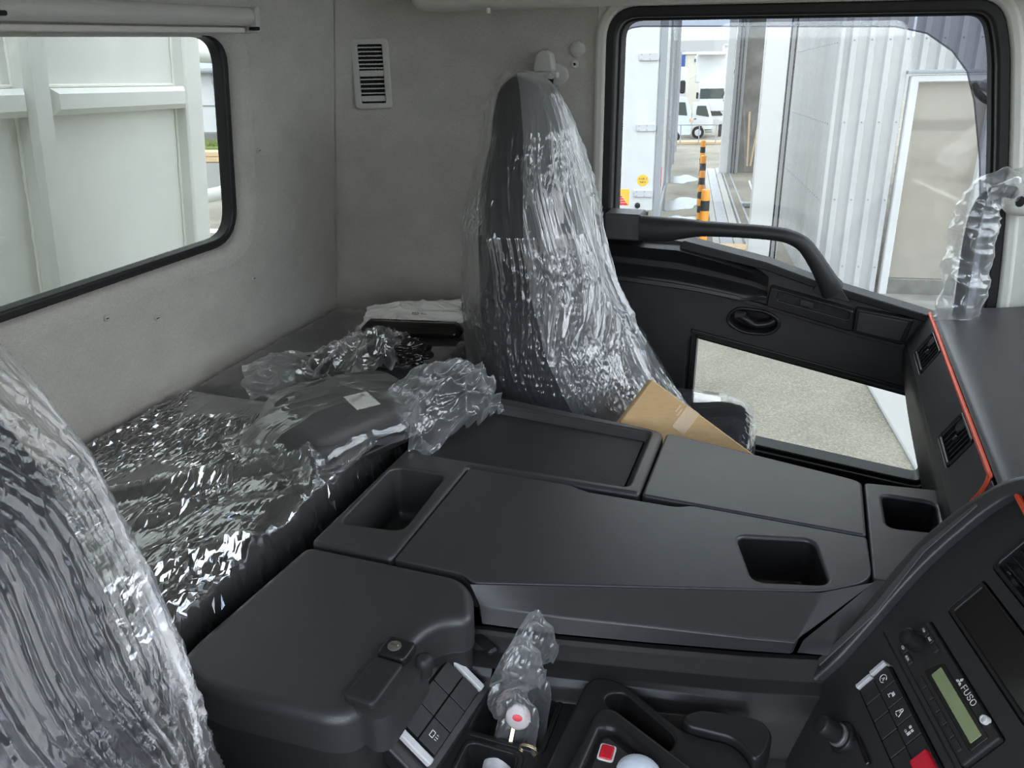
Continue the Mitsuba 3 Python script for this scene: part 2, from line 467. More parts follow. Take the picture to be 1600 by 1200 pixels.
part(s, 'hole', mapped(lathe([(0.0035, 0.0), (0.0035, 0.0055)], 12), lambda p: facing(2.3)(p + [-0.647, -0.058, 0])), 'deep_black')

# roller blind over the rear window
b = thing('roller_blind', 'slim grey roller blind cassette fixed above the rear window', 'roller blind')
part(b, 'cassette', tube([(lean(0.065) + 0.024, 0.35, 0.068), (lean(0.065) + 0.024, 1.745, 0.066)], 0.020, 20), 'vent_grey', 50)
part(b, 'pull_rail', mapped(slab(rrect(0.35, 1.735, 0.031, 0.043, 0.004), 0.004, 0.020, 0.003), on_rear), 'pale_trim')
part(b, 'end_cap', mapped(slab(rrect(1.740, 1.757, 0.030, 0.088, 0.008), 0.0, 0.048, 0.004), on_rear), 'vent_grey')
part(b, 'end_hole', mapped(slab(rrect(1.735, 1.751, 0.036, 0.044, 0.003), 0.03, 0.0495, 0.001), on_rear), 'deep_black')
part(b, 'clip', mapped(slab(rrect(1.06, 1.075, 0.054, 0.062, 0.003), 0.03, 0.049, 0.001), on_rear), 'deep_black')

# louvred air outlet in the corner
v_ = thing('air_outlet', 'grey louvred air outlet set upright into the felt corner of the cab', 'air vent')
part(v_, 'frame', mapped(slab(rrect(-0.056, 0.056, -0.099, 0.099, 0.014), -0.02, 0.008, 0.005, [rrect(-0.036, 0.036, -0.082, 0.082, 0.004)], bh=0.003), VX), 'vent_grey', 50)
part(v_, 'duct', mapped(slab(rrect(-0.050, 0.050, -0.094, 0.094, 0.004), -0.034, -0.030, 0.001), VX), 'deep_black')
part(v_, 'mullion', mapped(box((0, 0.002, -0.003), (0.074, 0.017, 0.012), 0.002), VX), 'vent_grey')
for k in range(10):
    y = (0.0735, 0.062, 0.0505, 0.039, 0.0275, 0.0165, -0.0145, -0.0275, -0.0405, -0.0535)[k]
    part(v_, 'slat', mapped(moved(box((0, 0, 0), (0.074, 0.0042, 0.006), 0.0012), (0, y, -0.002)), VX), 'vent_grey')
part(v_, 'slat', mapped(box((0, -0.069, -0.003), (0.074, 0.016, 0.010), 0.002), VX), 'vent_grey')

# shoulder belt hanging from its anchor
b = thing('seat_belt', 'black seat belt hanging from a pale anchor loop behind the passenger seat', 'seat belt')
part(b, 'base_plate', mapped(lathe([(0.052, 0.0), (0.052, 0.004), (0.046, 0.008), (0.020, 0.009)], 28), lambda p: facing(2.3)(p * [1, 0.62, 1] + [-0.716, -0.086, 0])), 'vent_grey', 50, label='pale oval plate')
part(b, 'anchor_cover', mapped(slab(rpoly([(-0.762, -0.078), (-0.700, -0.078), (-0.706, -0.030), (-0.720, -0.020), (-0.740, -0.020), (-0.752, -0.032)], 0.012), 0.004, 0.036, 0.013, n=5), facing(2.3)), 'vent_grey', 50, label='pale plastic cover')
part(b, 'loop', mapped(slab(rrect(-0.770, -0.690, -0.094, -0.076, 0.006), 0.006, 0.030, 0.005, [rrect(-0.757, -0.703, -0.0905, -0.084, 0.002)]), facing(2.3)), 'vent_grey', 50)
part(b, 'webbing', grid(4, 30, lambda u, v: (-0.757 + 0.053 * u - 0.01 * v, 2.283 - 0.03 * v - 0.004 * np.sin(9 * v), -0.088 - 0.95 * v)), 'belt_web', True)

# ================================================================ passenger door
door = struct('door_1')
D0 = facing(2.27)
LOWER = rpoly([(-0.278, -0.803), (0.321, -0.914), (0.43, -0.934), (0.425, -1.205), (0.36, -1.200), (-0.06, -1.158), (-0.278, -1.136)], [0.03, 0.02, 0.02, 0.06, 0.02, 0.02, 0.02], 6)
HANDLE = rpoly([(-0.170, -0.752), (-0.147, -0.715), (-0.062, -0.719), (-0.024, -0.745), (-0.047, -0.777), (-0.122, -0.780)], 0.03, 6)
TRIM = rpoly([(-0.525, -1.24), (0.445, -1.24), (0.475, -0.722), (0.35, -0.690), (0.057, -0.618), (-0.075, -0.577), (-0.31, -0.530), (-0.525, -0.515)], [0.03, 0.03, 0.01, 0.05, 0.05, 0.05, 0.02, 0.01], 5)
part(door, 'seal', mapped(slab(inset(DOOR, -0.010), -0.04, 0.005, 0.010, [inset(DOOR, 0.024)], bh=0.008), facing(2.3)), 'rubber', 50, label='thick black rubber door seal')
part(door, 'run_channel', mapped(slab(inset(DOOR, 0.018), -0.09, -0.03, 0.004, [inset(DOOR, 0.030)]), facing(2.3)), 'deep_black', 50)
part(door, 'trim_panel', mapped(slab(TRIM, -0.05, 0.0, 0.006, [LOWER, HANDLE], bh=0.004), D0), 'door_plastic', 40, label='black moulded door trim panel')
part(door, 'belt_strip', mapped(slab(rpoly([(-0.32, -0.548), (-0.31, -0.522), (-0.075, -0.569), (0.057, -0.610), (0.35, -0.682), (0.475, -0.716), (0.475, -0.735), (0.35, -0.703), (0.057, -0.632), (-0.075, -0.592)], 0.006), -0.05, 0.018, 0.009, n=4), D0), 'satin_black', 50, label='satin black strip under the glass')
glass = struct('window_3')
v, f = fill([inset(DOOR, 0.012)]); put(glass, (facing(2.36)(np.column_stack([v, 0 * v[:, 0]])), f), 'glass', False)
part(door, 'lower_window_frame', mapped(slab(inset(LOWER, -0.006), -0.075, -0.012, 0.006, [inset(LOWER, 0.014)]), D0), 'rubber', 50, label='black rubber frame of the low window')
part(door, 'quarter_post', box((-0.262, 2.30, -0.965), (0.020, 0.05, 0.34), 0.004), 'satin_black', label='black post of the low window')
part(door, 'latch_block', box((-0.292, 2.262, -1.02), (0.052, 0.05, 0.07), 0.008), 'satin_black', label='black latch block beside the low window')

# grip bar
gp = [(-0.425, 2.222, -0.487), (-0.36, 2.216, -0.486), (-0.31, 2.212, -0.480), (-0.252, 2.208, -0.476), (-0.165, 2.206, -0.475), (-0.084, 2.208, -0.477), (-0.030, 2.212, -0.484), (0.010, 2.216, -0.503), (0.036, 2.220, -0.532), (0.060, 2.226, -0.566), (0.085, 2.236, -0.605), (0.100, 2.250, -0.630)]
gr = [(0.026, 0.037), (0.027, 0.035), (0.025, 0.029), (0.022, 0.021), (0.021, 0.019), (0.021, 0.0185), (0.021, 0.0185), (0.021, 0.020), (0.021, 0.021), (0.022, 0.023), (0.024, 0.027), (0.026, 0.034)]
sp = smooth_path(gp, 6); sr = np.array([np.interp(np.linspace(0, 11, len(sp)), np.arange(12), [g[k] for g in gr]) for k in (0, 1)]).T
part(door, 'grip_bar', tube(sp, sr, 20), 'door_plastic', 60, label='black grip bar bowed across the window')
part(door, 'grip_end', mapped(slab(rrect(-0.533, -0.4275, -0.526, -0.450, 0.008), -0.06, 0.020, 0.008, n=4), facing(2.24)), 'console_plastic', 45, label='black end block of the grip bar')
part(door, 'grip_foot', mapped(slab(rpoly([(0.048, -0.640), (0.150, -0.662), (0.118, -0.620), (0.070, -0.598)], 0.01), -0.04, 0.020, 0.01), facing(2.265)), 'door_plastic', 45)


def scoop(u, v):
    """The hollowed arm rest: dark hollow above, a lit ledge below."""
    x = -0.53 + 0.462 * u
    top = np.interp(u, [0, 0.45, 0.72, 0.93, 1], [-0.534, -0.538, -0.566, -0.592, -0.612]); bot = np.interp(u, [0, 0.6, 1], [-0.640, -0.657, -0.678])
    e = 1 - 0.75 * smooth01((u - 0.86) / 0.14)
    y = np.interp(v, [0, 0.08, 0.45, 0.62, 0.69, 0.75, 0.80, 0.93, 1.0], [2.268, 2.234, 2.262, 2.262, 2.240, 2.200, 2.188, 2.186, 2.262])
    return x, 2.262 - (2.262 - y) * e, top + (bot - top) * v


def smooth01(t):
    t = np.clip(t, 0, 1); return t * t * (3 - 2 * t)


part(door, 'arm_rest', flipped(grid(40, 60, scoop)), 'satin_black', 60, label='hollowed black arm rest with a lit ledge')
part(door, 'switch_panel', mapped(slab(rpoly([(-0.060, -0.633), (0.163, -0.682), (0.163, -0.743), (-0.066, -0.691)], 0.008), -0.01, 0.030, 0.006, [rpoly([(-0.037, -0.645), (0.152, -0.686), (0.152, -0.709), (-0.039, -0.669)], 0.008)], bh=0.003), D0), 'satin_black', 45, label='satin black window switch panel')
part(door, 'switch_recess', mapped(slab(rpoly([(-0.039, -0.643), (0.154, -0.684), (0.154, -0.711), (-0.041, -0.671)], 0.008), -0.01, 0.024, 0.001), D0), 'satin_black')
part(door, 'window_switch', mapped(slab(rpoly([(0.022, -0.661), (0.058, -0.669), (0.058, -0.685), (0.022, -0.677)], 0.003), 0.02, 0.033, 0.003), D0), 'switch_black', label='window lifter switch')
part(door, 'switch_well', mapped(slab(rpoly([(0.059, -0.6705), (0.078, -0.6745), (0.078, -0.6885), (0.059, -0.6845)], 0.002), 0.02, 0.0255, 0.0005), D0), 'deep_black')
part(door, 'cover_frame', mapped(slab(rpoly([(0.167, -0.676), (0.312, -0.694), (0.297, -0.768), (0.167, -0.745)], 0.006), -0.01, 0.026, 0.005), D0), 'satin_black')
part(door, 'cover_plate', mapped(slab(rpoly([(0.174, -0.684), (0.300, -0.700), (0.288, -0.757), (0.174, -0.738)], 0.004), 0.01, 0.031, 0.003), D0), 'door_plastic', label='plain black cover plate')
part(door, 'ledge', mapped(slab(rpoly([(-0.52, -0.641), (-0.24, -0.660), (-0.066, -0.693), (0.165, -0.745), (0.40, -0.787), (0.40, -0.800), (0.165, -0.757), (-0.066, -0.704), (-0.24, -0.671), (-0.52, -0.652)], 0.004), -0.01, 0.012, 0.008), D0), 'door_plastic', 50)
part(door, 'map_pocket', mapped(slab(rpoly([(-0.27, -0.786), (0.40, -0.909), (0.40, -0.922), (-0.27, -0.800)], 0.005), -0.01, 0.008, 0.006), D0), 'satin_black', 50)
h_ = part(door, 'handle_recess', mapped(pocket(inset(HANDLE, -0.003), 0.0, 0.04, 0.006, 0.012), D0), 'satin_black', 50, label='oval recess of the inner handle')
part(h_, 'bezel', mapped(slab(inset(HANDLE, -0.010), -0.005, 0.005, 0.004, [inset(HANDLE, 0.0)]), D0), 'satin_black', 50)
part(h_, 'lever', mapped(tube(smooth_path([(-0.140, -0.733, -0.008), (-0.120, -0.742, -0.002), (-0.090, -0.757, -0.002), (-0.055, -0.752, -0.006), (-0.040, -0.742, -0.012)], 6), [(0.011, 0.011)] * 25, 12), D0), 'satin_black', 50, label='black inner door lever')
part(h_, 'lock_knob', mapped(box((-0.136, -0.732, -0.006), (0.036, 0.022, 0.022), 0.005), D0), 'switch_black')

# smoked wind deflector outside the glass
VIS = [(-0.56, 0.10), (-0.557, 0.006), (-0.541, 0.022), (-0.514, 0.033), (-0.487, 0.036), (0.163, 0.022), (0.239, 0.005), (0.304, -0.037), (0.346, -0.085), (0.376, -0.157), (0.415, -0.297), (0.441, -0.427), (0.452, -0.69), (0.52, -0.69), (0.52, -0.36), (0.43, 0.10)]
vis = thing('wind_deflector', 'smoked acrylic wind deflector around the top of the passenger door window', 'wind deflector')
v, f = fill([ccw(VIS)])
put(vis, (facing(2.41)(np.column_stack([v, 0 * v[:, 0]])), f), 'smoke_acrylic', False)
part(vis, 'edge', mapped(tube([(x, z, 0) for x, z in VIS[1:13]], 0.0022, 8), facing(2.412)), 'smoke_acrylic', 50)
mr = thing('mirror_arm', 'dark bent mirror stay seen through the smoked wind deflector', 'mirror arm')
put(mr, tube(smooth_path([(0.415, 2.75, -0.128), (0.44, 2.75, -0.162), (0.48, 2.75, -0.182), (0.60, 2.75, -0.20)], 6), 0.010, 10), 'rubber', 50)
part(mr, 'bracket', moved(box((0, 0, 0), (0.09, 0.03, 0.03), 0.008, rot((0, 1, 0), 20)), (0.475, 2.75, -0.145)), 'steel_grey')

# ================================================================ centre console over the engine
con = thing('centre_console', 'wide black centre console with lidded trays between the two seats', 'console')
ZT = -0.80
flat = lambda p: p + np.array([0, 0, ZT])
POCKET = rpoly([(-0.728, 1.046), (-0.606, 1.060), (-0.615, 1.270), (-0.733, 1.264)], 0.022, 6)
TRAY = rpoly([(-0.707, 1.334), (-0.256, 1.338), (-0.258, 1.584), (-0.700, 1.622)], 0.012, 5)
FRAME = rpoly([(-0.746, 0.976), (-0.583, 0.9785), (-0.5825, 1.3115), (-0.229, 1.3155), (-0.229, 1.598), (-0.300, 1.612), (-0.690, 1.668), (-0.742, 1.648)], [0.015, 0.013, 0.004, 0.013, 0.03, 0.03, 0.05, 0.03], 5)
PAD = rpoly([(-0.746, 0.970), (-0.454, 0.9715), (-0.421, 0.945), (-0.395, 0.880), (-0.440, 0.862), (-0.458, 0.815), (-0.456, 0.690), (-0.470, 0.655), (-0.500, 0.640), (-0.690, 0.630), (-0.760, 0.660), (-0.765, 0.70)], [0.02, 0.03, 0.02, 0.02, 0.03, 0.03, 0.02, 0.02, 0.02, 0.06, 0.03, 0.02], 5)
LATCH = rpoly([(-0.504, 0.684), (-0.498, 0.792), (-0.480, 0.806), (-0.425, 0.790), (-0.428, 0.672), (-0.445, 0.660)], [0.012, 0.018, 0.018, 0.012, 0.012, 0.01], 5)
NOTCH = [(-0.580, 0.9785), (-0.452, 0.9785), (-0.432, 0.962), (0.100, 1.118), (0.1765, 1.172), (0.173, 1.299), (-0.130, 1.3085), (-0.155, 1.294), (-0.330, 1.294), (-0.365, 1.3085), (-0.580, 1.3085)]
CUP = rpoly([(-0.042, 1.232), (0.086, 1.262), (0.112, 1.140), (-0.004, 1.110)], 0.02, 6)
LIDR = rpoly([(-0.2255, 1.3155), (0.1725, 1.304), (0.1725, 1.498), (0.150, 1.508), (-0.205, 1.590), (-0.2255, 1.590)], [0.008, 0.008, 0.012, 0.03, 0.03, 0.012], 5)
CUPR = rpoly([(0.205, 1.462), (0.298, 1.462), (0.294, 1.356), (0.208, 1.346)], 0.018, 6)
part(con, 'core', join(mapped(slab([(-0.735, 0.99), (-0.44, 0.99), (0.06, 1.13), (0.15, 1.20), (0.15, 1.31), (0.33, 1.36), (0.33, 1.49), (-0.2, 1.575), (-0.69, 1.64), (-0.735, 1.62)], -1.34 - ZT, -0.14, 0.004), flat),
                       box((-0.60, 0.86, -1.15), (0.26, 0.40, 0.36), 0.01)), 'deep_black')
part(con, 'tray_frame', mapped(slab(FRAME, -0.13, 0.0, 0.010, [POCKET, TRAY], n=4, bh=0.006), flat), 'console_plastic', 45, label='tray end of the console with a deep pocket')
part(con, 'pocket', mapped(pocket(POCKET, -0.006, 0.105, 0.008, 0.018), flat), 'console_plastic', 50, label='deep rectangular pocket')
part(con, 'tray_wall', mapped(pocket(TRAY, -0.006, 0.026, 0.014, 0.006), flat), 'console_plastic', 50)
part(con, 'tray_mat', mapped(slab(inset(TRAY, 0.014), -0.03, -0.019, 0.002), flat), 'mat_rubber', label='finely textured tray mat')
part(con, 'arm_pad', mapped(slab(PAD, -0.062, 0.0, 0.016, [LATCH], n=6, bh=0.004), flat), 'console_plastic', 45, label='broad black lid with rounded edge')
part(con, 'side_panel', mapped(slab(inset(PAD, 0.004), -0.54, -0.064, 0.004), flat), 'door_plastic', 45)
part(con, 'lid', mapped(slab(rpoly(NOTCH, [0.004, 0.012, 0.02, 0.03, 0.03, 0.006, 0.012, 0.02, 0.02, 0.012, 0.004], 4), -0.05, 0.0, 0.0035, [CUP], n=3, bh=0.006), flat), 'console_plastic', 45, label='large flat centre lid')
part(con, 'cup_recess', mapped(pocket(CUP, -0.006, 0.085, 0.006, 0.012), flat), 'satin_black', 50, label='square cup recess')
part(con, 'grip_slot', mapped(slab([(-0.37, 1.28), (-0.125, 1.28), (-0.125, 1.312), (-0.37, 1.312)], -0.06, -0.045, 0.001), flat), 'deep_black')
part(con, 'storage_lid', mapped(slab(LIDR, -0.06, 0.0, 0.005, n=3), flat), 'console_plastic', 45, label='smaller lid beside the dashboard')
part(con, 'front_block', mapped(slab(rpoly([(0.1765, 1.176), (0.36, 1.20), (0.36, 1.44), (0.325, 1.515), (0.1765, 1.500)], 0.008), -0.10, -0.001, 0.006, [CUPR], bh=0.006), flat), 'console_plastic', 45)
part(con, 'cup_recess', mapped(pocket(CUPR, -0.007, 0.08, 0.006, 0.012), flat), 'satin_black', 50)

CREASE = np.array([(-0.452, 0.9755, 0.0), (-0.432, 0.958, 0.0), (-0.30, 0.998, 0), (-0.16, 1.040, 0), (0.0, 1.087, 0), (0.098, 1.115, 0), (0.178, 1.170, 0)])
MIDS = np.array([(-0.424, 0.960, -0.020), (-0.411, 0.9455, -0.028), (-0.285, 0.960, -0.028), (-0.15, 0.983, -0.028), (0.0, 1.006, -0.028), (0.066, 1.018, -0.027), (0.072, 1.030, -0.026)])
LIPS = np.array([(-0.412, 0.948, -0.054), (-0.405, 0.938, -0.056), (-0.28, 0.955, -0.056), (-0.15, 0.980, -0.056), (0.0, 1.012, -0.056), (0.062, 1.026, -0.056), (0.066, 1.030, -0.056)])


def apron(u, v):
    k = u * 6; i = np.minimum(k.astype(int), 5); t = (k - i)[..., None]
    c, m, l = (A[i] * (1 - t) + A[i + 1] * t for A in (CREASE, MIDS, LIPS))
    w = v[..., None]
    p = np.where(w < 0.6, c + (m - c) * np.minimum(w / 0.6, 1), m + (l - m) * np.clip((w - 0.6) / 0.4, 0, 1))
    p = p + np.array([0, 0, -0.0015])
    return p[..., 0], p[..., 1], p[..., 2] + ZT


part(con, 'apron', flipped(grid(48, 25, apron)), 'console_plastic', 28, label='sloping front edge under the lid')

CL = np.array([(0.180, 1.176, -0.002), (0.140, 1.120, -0.012), (0.078, 1.032, -0.028), (0.072, 1.030, -0.056)])
CR = np.array([(0.300, 1.200, -0.002), (0.235, 1.140, -0.010), (0.165, 1.085, -0.030), (0.140, 1.050, -0.062)])


def corner_patch(u, v):
    k = v * 3; i = np.minimum(k.astype(int), 2); t = (k - i)[..., None]
    a, b = (A[i] * (1 - t) + A[i + 1] * t for A in (CL, CR))
    p = a + (b - a) * u[..., None]
    sag = -0.014 * np.sin(math.pi * np.clip(u * 0.8 + 0.1, 0, 1)) * np.sin(math.pi * v)
    return p[..., 0], p[..., 1], p[..., 2] + sag + ZT


part(con, 'corner_piece', flipped(grid(16, 16, corner_patch)), 'console_plastic', 50, label='curved corner piece beside the radio stack')

lt = part(con, 'latch_recess', mapped(pocket(LATCH, -0.004, 0.03, 0.004, 0.008), flat), 'satin_black', 50)
LA = axes((-0.470, 0.735, ZT + 0.004), (0.055, 0.998, 0), (-0.998, 0.055, 0))
part(con, 'latch_handle', mapped(slab(rrect(-0.062, 0.020, -0.024, 0.024, 0.008), -0.02, 0.006, 0.005), LA), 'switch_black', 45, label='flat latch handle')
lk = part(con, 'lock_block', mapped(slab(rrect(0.021, 0.060, -0.022, 0.024, 0.008), -0.02, 0.010, 0.005), LA), 'satin_black', 45)
part(lk, 'lock_cylinder', mapped(lathe([(0.010, 0.008), (0.010, 0.0115), (0.0085, 0.0125), (0.002, 0.0125)], 20), lambda p: LA(p + [0.040, 0.004, 0])), 'lock_metal', label='round key lock')
part(lk, 'keyway', mapped(box((0.040, 0.004, 0.0128), (0.003, 0.012, 0.0012), 0.0003), LA), 'brass')
part(con, 'latch_knob', mapped(lathe([(0.010, -0.02), (0.013, 0.0), (0.012, 0.009), (0.006, 0.013)], 18), lambda p: p + [-0.424, 0.772, ZT]), 'switch_black', 50)

# lower console: moulded tunnel with the gear selector
low = thing('shifter_console', 'low moulded black console with cubbies and the gear selector below the centre lid', 'console')
LX, LY = np.array([-0.46, -0.40, -0.28, -0.15, 0.0, 0.062, 0.14, 0.25]), np.array([0.93, 0.945, 0.962, 0.987, 1.018, 1.034, 1.055, 1.09])


def tunnel(x, y):
    d = np.interp(x, LX, LY) + 0.006 - y
    k = smooth01((x + 0.30) / 0.45)
    z = np.interp(d, [-0.02, 0.0, 0.006, 0.012, 0.030, 0.048, 0.056, 0.063, 0.070, 0.6], [-0.873, -0.873, -0.874, -0.880, -0.896, -0.903, -0.907, -0.918, -0.943, -0.945])
    z2 = np.interp(d, [-0.02, 0.0, 0.006, 0.012, 0.030, 0.048, 0.060, 0.10, 0.14, 0.6], [-0.873, -0.873, -0.874, -0.880, -0.897, -0.908, -0.925, -0.985, -1.01, -1.02])
    z = z * (1 - k) + z2 * k
    wing = smooth01((-0.352 - x) / 0.055)              # rises to the switch panel on the console side
    return np.maximum(z, -0.945 - 0.08 * k)  + 0.0 * wing


CUBBY = rrect(-0.388, -0.272, 0.836, 0.930, 0.014)
LYR = lambda x: np.interp(x, LX, LY) + 0.008


def tunnel_grid(u, v):
    x = -0.44 + 0.60 * u; top = LYR(x); y = top + (0.56 - top) * v ** 1.9
    z = tunnel(x, y)
    return x, y, z


def cut(mesh, poly):
    """The sheet without the triangles whose middle lies in the polygon (a rectangle x0, x1, y0, y1)."""
    v, f = vf(mesh); c = v[f].mean(1); x0, x1, y0, y1 = poly
    return v, f[~((c[:, 0] > x0) & (c[:, 0] < x1) & (c[:, 1] > y0) & (c[:, 1] < y1))]


body = flipped(grid(200, 300, tunnel_grid))
body = cut(cut(body, (-0.374, -0.266, 0.806, 0.900)), (-0.364, -0.290, 0.704, 0.782))
part(low, 'body', body, 'satin_black', 50, label='moulded black tunnel body')
part(low, 'cubby', mapped(join(pocket(rrect(-0.376, -0.264, 0.804, 0.902, 0.010), 0.001, 0.075, 0.006, 0.010), slab(rrect(-0.383, -0.257, 0.797, 0.909, 0.014), -0.01, 0.0035, 0.0025, [rrect(-0.376, -0.264, 0.804, 0.902, 0.010)])), lambda p: p + [0, 0, -0.945]), 'satin_black', 50, label='deep square cubby')
part(low, 'cubby', mapped(join(pocket(rrect(-0.366, -0.288, 0.702, 0.784, 0.012), 0.003, 0.06, 0.006, 0.010), slab(rrect(-0.374, -0.280, 0.694, 0.792, 0.016), -0.01, 0.005, 0.003, [rrect(-0.366, -0.288, 0.702, 0.784, 0.012)])), lambda p: p + [0, 0, -0.945]), 'satin_black', 50)

# gear selector gate
GZ = lambda p: p * [0.9, 0.9, 1.0] + [0, 0, -0.905]
GATE = rpoly([(-0.262, 0.80), (-0.250, 1.010), (-0.232, 1.030), (-0.192, 1.030), (-0.075, 0.955), (0.000, 0.958), (0.030, 0.930), (0.010, 0.78)], [0.01, 0.03, 0.02, 0.02, 0.03, 0.04, 0.03, 0.01], 6)
HOLLOW = rpoly([(-0.215, 0.985), (-0.188, 1.010), (-0.085, 0.940), (-0.095, 0.905), (-0.150, 0.915)], 0.022, 6)
part(low, 'gate_panel', mapped(slab(GATE, -0.15, 0.010, 0.006, [HOLLOW], n=4, bh=0.006), GZ), 'satin_black', 50, label='raised gear selector panel')
part(low, 'hollow', mapped(pocket(HOLLOW, 0.004, 0.055, 0.010, 0.016), GZ), 'satin_black', 50, label='oblong hollow')
part(low, 'ridge', mapped(slab(rpoly([(-0.085, 0.975), (-0.060, 1.000), (0.035, 1.010), (0.055, 0.985), (0.045, 0.94), (0.030, 0.925), (0.0, 0.958), (-0.075, 0.958)], 0.016), -0.02, 0.022, 0.018, n=6), GZ), 'satin_black', 60)
part(low, 'gate_rim', mapped(slab(rpoly([(-0.228, 0.80), (-0.215, 0.945), (-0.19, 0.955), (-0.02, 0.862), (-0.03, 0.80)], [0.01, 0.03, 0.02, 0.02, 0.01], 6), -0.02, 0.024, 0.014, [rpoly([(-0.205, 0.80), (-0.198, 0.908), (-0.182, 0.914), (-0.06, 0.845), (-0.06, 0.80)], [0.005, 0.015, 0.01, 0.01, 0.005])], n=5, bh=0.012), GZ), 'satin_black', 60)
part(low, 'selector_base', mapped(slab(rpoly([(-0.20, 0.79), (-0.193, 0.898), (-0.184, 0.902), (-0.07, 0.838), (-0.07, 0.79)], 0.008), -0.02, 0.016, 0.003), GZ), 'switch_black')
pb = part(low, 'parking_button', mapped(slab(rrect(-0.190, -0.170, 0.858, 0.884, 0.004), 0.0, 0.020, 0.002), GZ), 'red_plastic', label='red button with a pale rim')
part(pb, 'rim', mapped(slab(rrect(-0.1925, -0.1675, 0.8555, 0.8865, 0.005), 0.0, 0.018, 0.001), GZ), 'legend_white')
part(low, 'selector_knob', mapped(trimesh.creation.icosphere(3, 1.0), lambda p: p * [0.030, 0.024, 0.024] + [-0.113, 0.757, -0.880]), 'pale_blue', True, label='smooth pale grey selector knob')

# switch strip standing on the tunnel's flank
SP = axes((-0.4195, 0.800, -0.907), (0.10, 0.995, 0.0), (-0.78, 0.0, 0.62))       # a: towards the door, b: up the flank
sw = thing('switch_strip', 'sloping strip of black rocker switches with silver end caps beside the latch', 'switch strip')
part(sw, 'housing', mapped(slab(rrect(-0.105, 0.115, -0.052, 0.052, 0.02), -0.03, -0.002, 0.006, n=4), SP), 'satin_black', 50)
part(sw, 'tray', mapped(slab(rrect(-0.085, 0.085, -0.036, 0.036, 0.004), -0.01, 0.0005, 0.001), SP), 'deep_black')
for i in range(3):
    for j in range(2):
        part(sw, 'rocker', mapped(slab(rrect(-0.066 + 0.0445 * i, -0.066 + 0.0445 * i + 0.0432, -0.034 + 0.0345 * j, -0.034 + 0.0345 * j + 0.0333, 0.002), 0.0, 0.006 + 0.0004 * ((i + j) % 2), 0.0012), SP), 'switch_black')
for j, a in enumerate((-0.078, 0.0755)):
    part(sw, 'end_cap', mapped(slab(rrect(a - 0.006, a + 0.006, -0.036, 0.036, 0.003), -0.01, 0.009, 0.003), SP), 'silver_plastic', 45, label='silver end cap')
part(sw, 'lamp_symbol', mapped(join(*[box(c, s, 0.0002) for c, s in (((-0.045, -0.010, 0.0066), (0.010, 0.0012, 0.0006)), ((-0.045, -0.016, 0.0066), (0.010, 0.0012, 0.0006)), ((-0.050, -0.013, 0.0066), (0.0012, 0.007, 0.0006)), ((-0.040, -0.013, 0.0066), (0.0012, 0.007, 0.0006)),
     ((-0.049, -0.021, 0.0066), (0.001, 0.004, 0.0006)), ((-0.045, -0.0215, 0.0066), (0.001, 0.005, 0.0006)), ((-0.041, -0.021, 0.0066), (0.001, 0.004, 0.0006)))]), SP), 'legend_white')
part(sw, 'bracket', box((-0.395, 0.925, -0.885), (0.05, 0.018, 0.012), 0.004, rot((0, 0, 1), -35)), 'rubber')

# ================================================================ dashboard
dash = thing('dashboard', 'dark grey padded dashboard with an orange edge line in front of the passenger', 'dashboard')
PROF = np.array([(1.0, -0.56), (0.80, -0.585), (0.62, -0.625), (0.52, -0.645), (0.43, -0.655), (0.385, -0.658), (0.362, -0.664), (0.352, -0.675)])
def swept(prof, y0, y1, n=2):
    return loft([np.column_stack([prof[:, 0], np.full(len(prof), y), prof[:, 1]]) for y in np.linspace(y0, y1, n)], closed=False)


pp = smooth_path(np.column_stack([PROF, 0 * PROF[:, 0]]), 5)[:, :2]
part(dash, 'top_pad', swept(pp, 0.95, 2.262), 'console_plastic', 60, label='soft top pad')
FACE = axes((0.348, 1.9, -0.680), (0, -1, 0), (0.468, 0, 0.884))                   # a: towards the driver, b: up the face (0 at the orange line), c: out to the rear
part(dash, 'face', mapped(slab(rrect(-0.362, 0.90, -0.096, 0.0, 0.004), -0.03, 0.0, 0.003, [rrect(-0.235, -0.085, -0.078, -0.006, 0.010), rrect(0.262, 0.398, -0.076, -0.004, 0.010)], bh=0.004), FACE), 'console_plastic', 45, label='narrow sloping face with two air vents')
part(dash, 'edge_line', tube(smooth_path([(0.349, 2.262, -0.6785), (0.3475, 1.8, -0.6790), (0.3475, 1.40, -0.6790), (0.3465, 1.36, -0.6815), (0.338, 1.340, -0.697), (0.325, 1.335, -0.722)], 8), 0.0048, 10), 'orange_trim', 60, label='orange edge line')
LOWP = np.array([(0.304, -0.764), (0.300, -0.785), (0.305, -0.82), (0.318, -0.88), (0.340, -0.96), (0.365, -1.04), (0.395, -1.13), (0.425, -1.22), (0.45, -1.33)])
part(dash, 'lower_panel', swept(smooth_path(np.column_stack([LOWP, 0 * LOWP[:, 0]]), 4)[:, :2], 0.95, 2.255), 'door_plastic', 60, label='knee panel below the face')
endp = np.vstack([pp, [(0.348, -0.680), (0.304, -0.764)], LOWP, [(1.0, -1.33)]])
v, f = fill([ccw(endp)])
part(dash, 'end_cheek', join(*[(np.column_stack([v[:, 0], np.full(len(v), y), v[:, 1]]), f) for y in (2.258,)]), 'door_plastic', False)
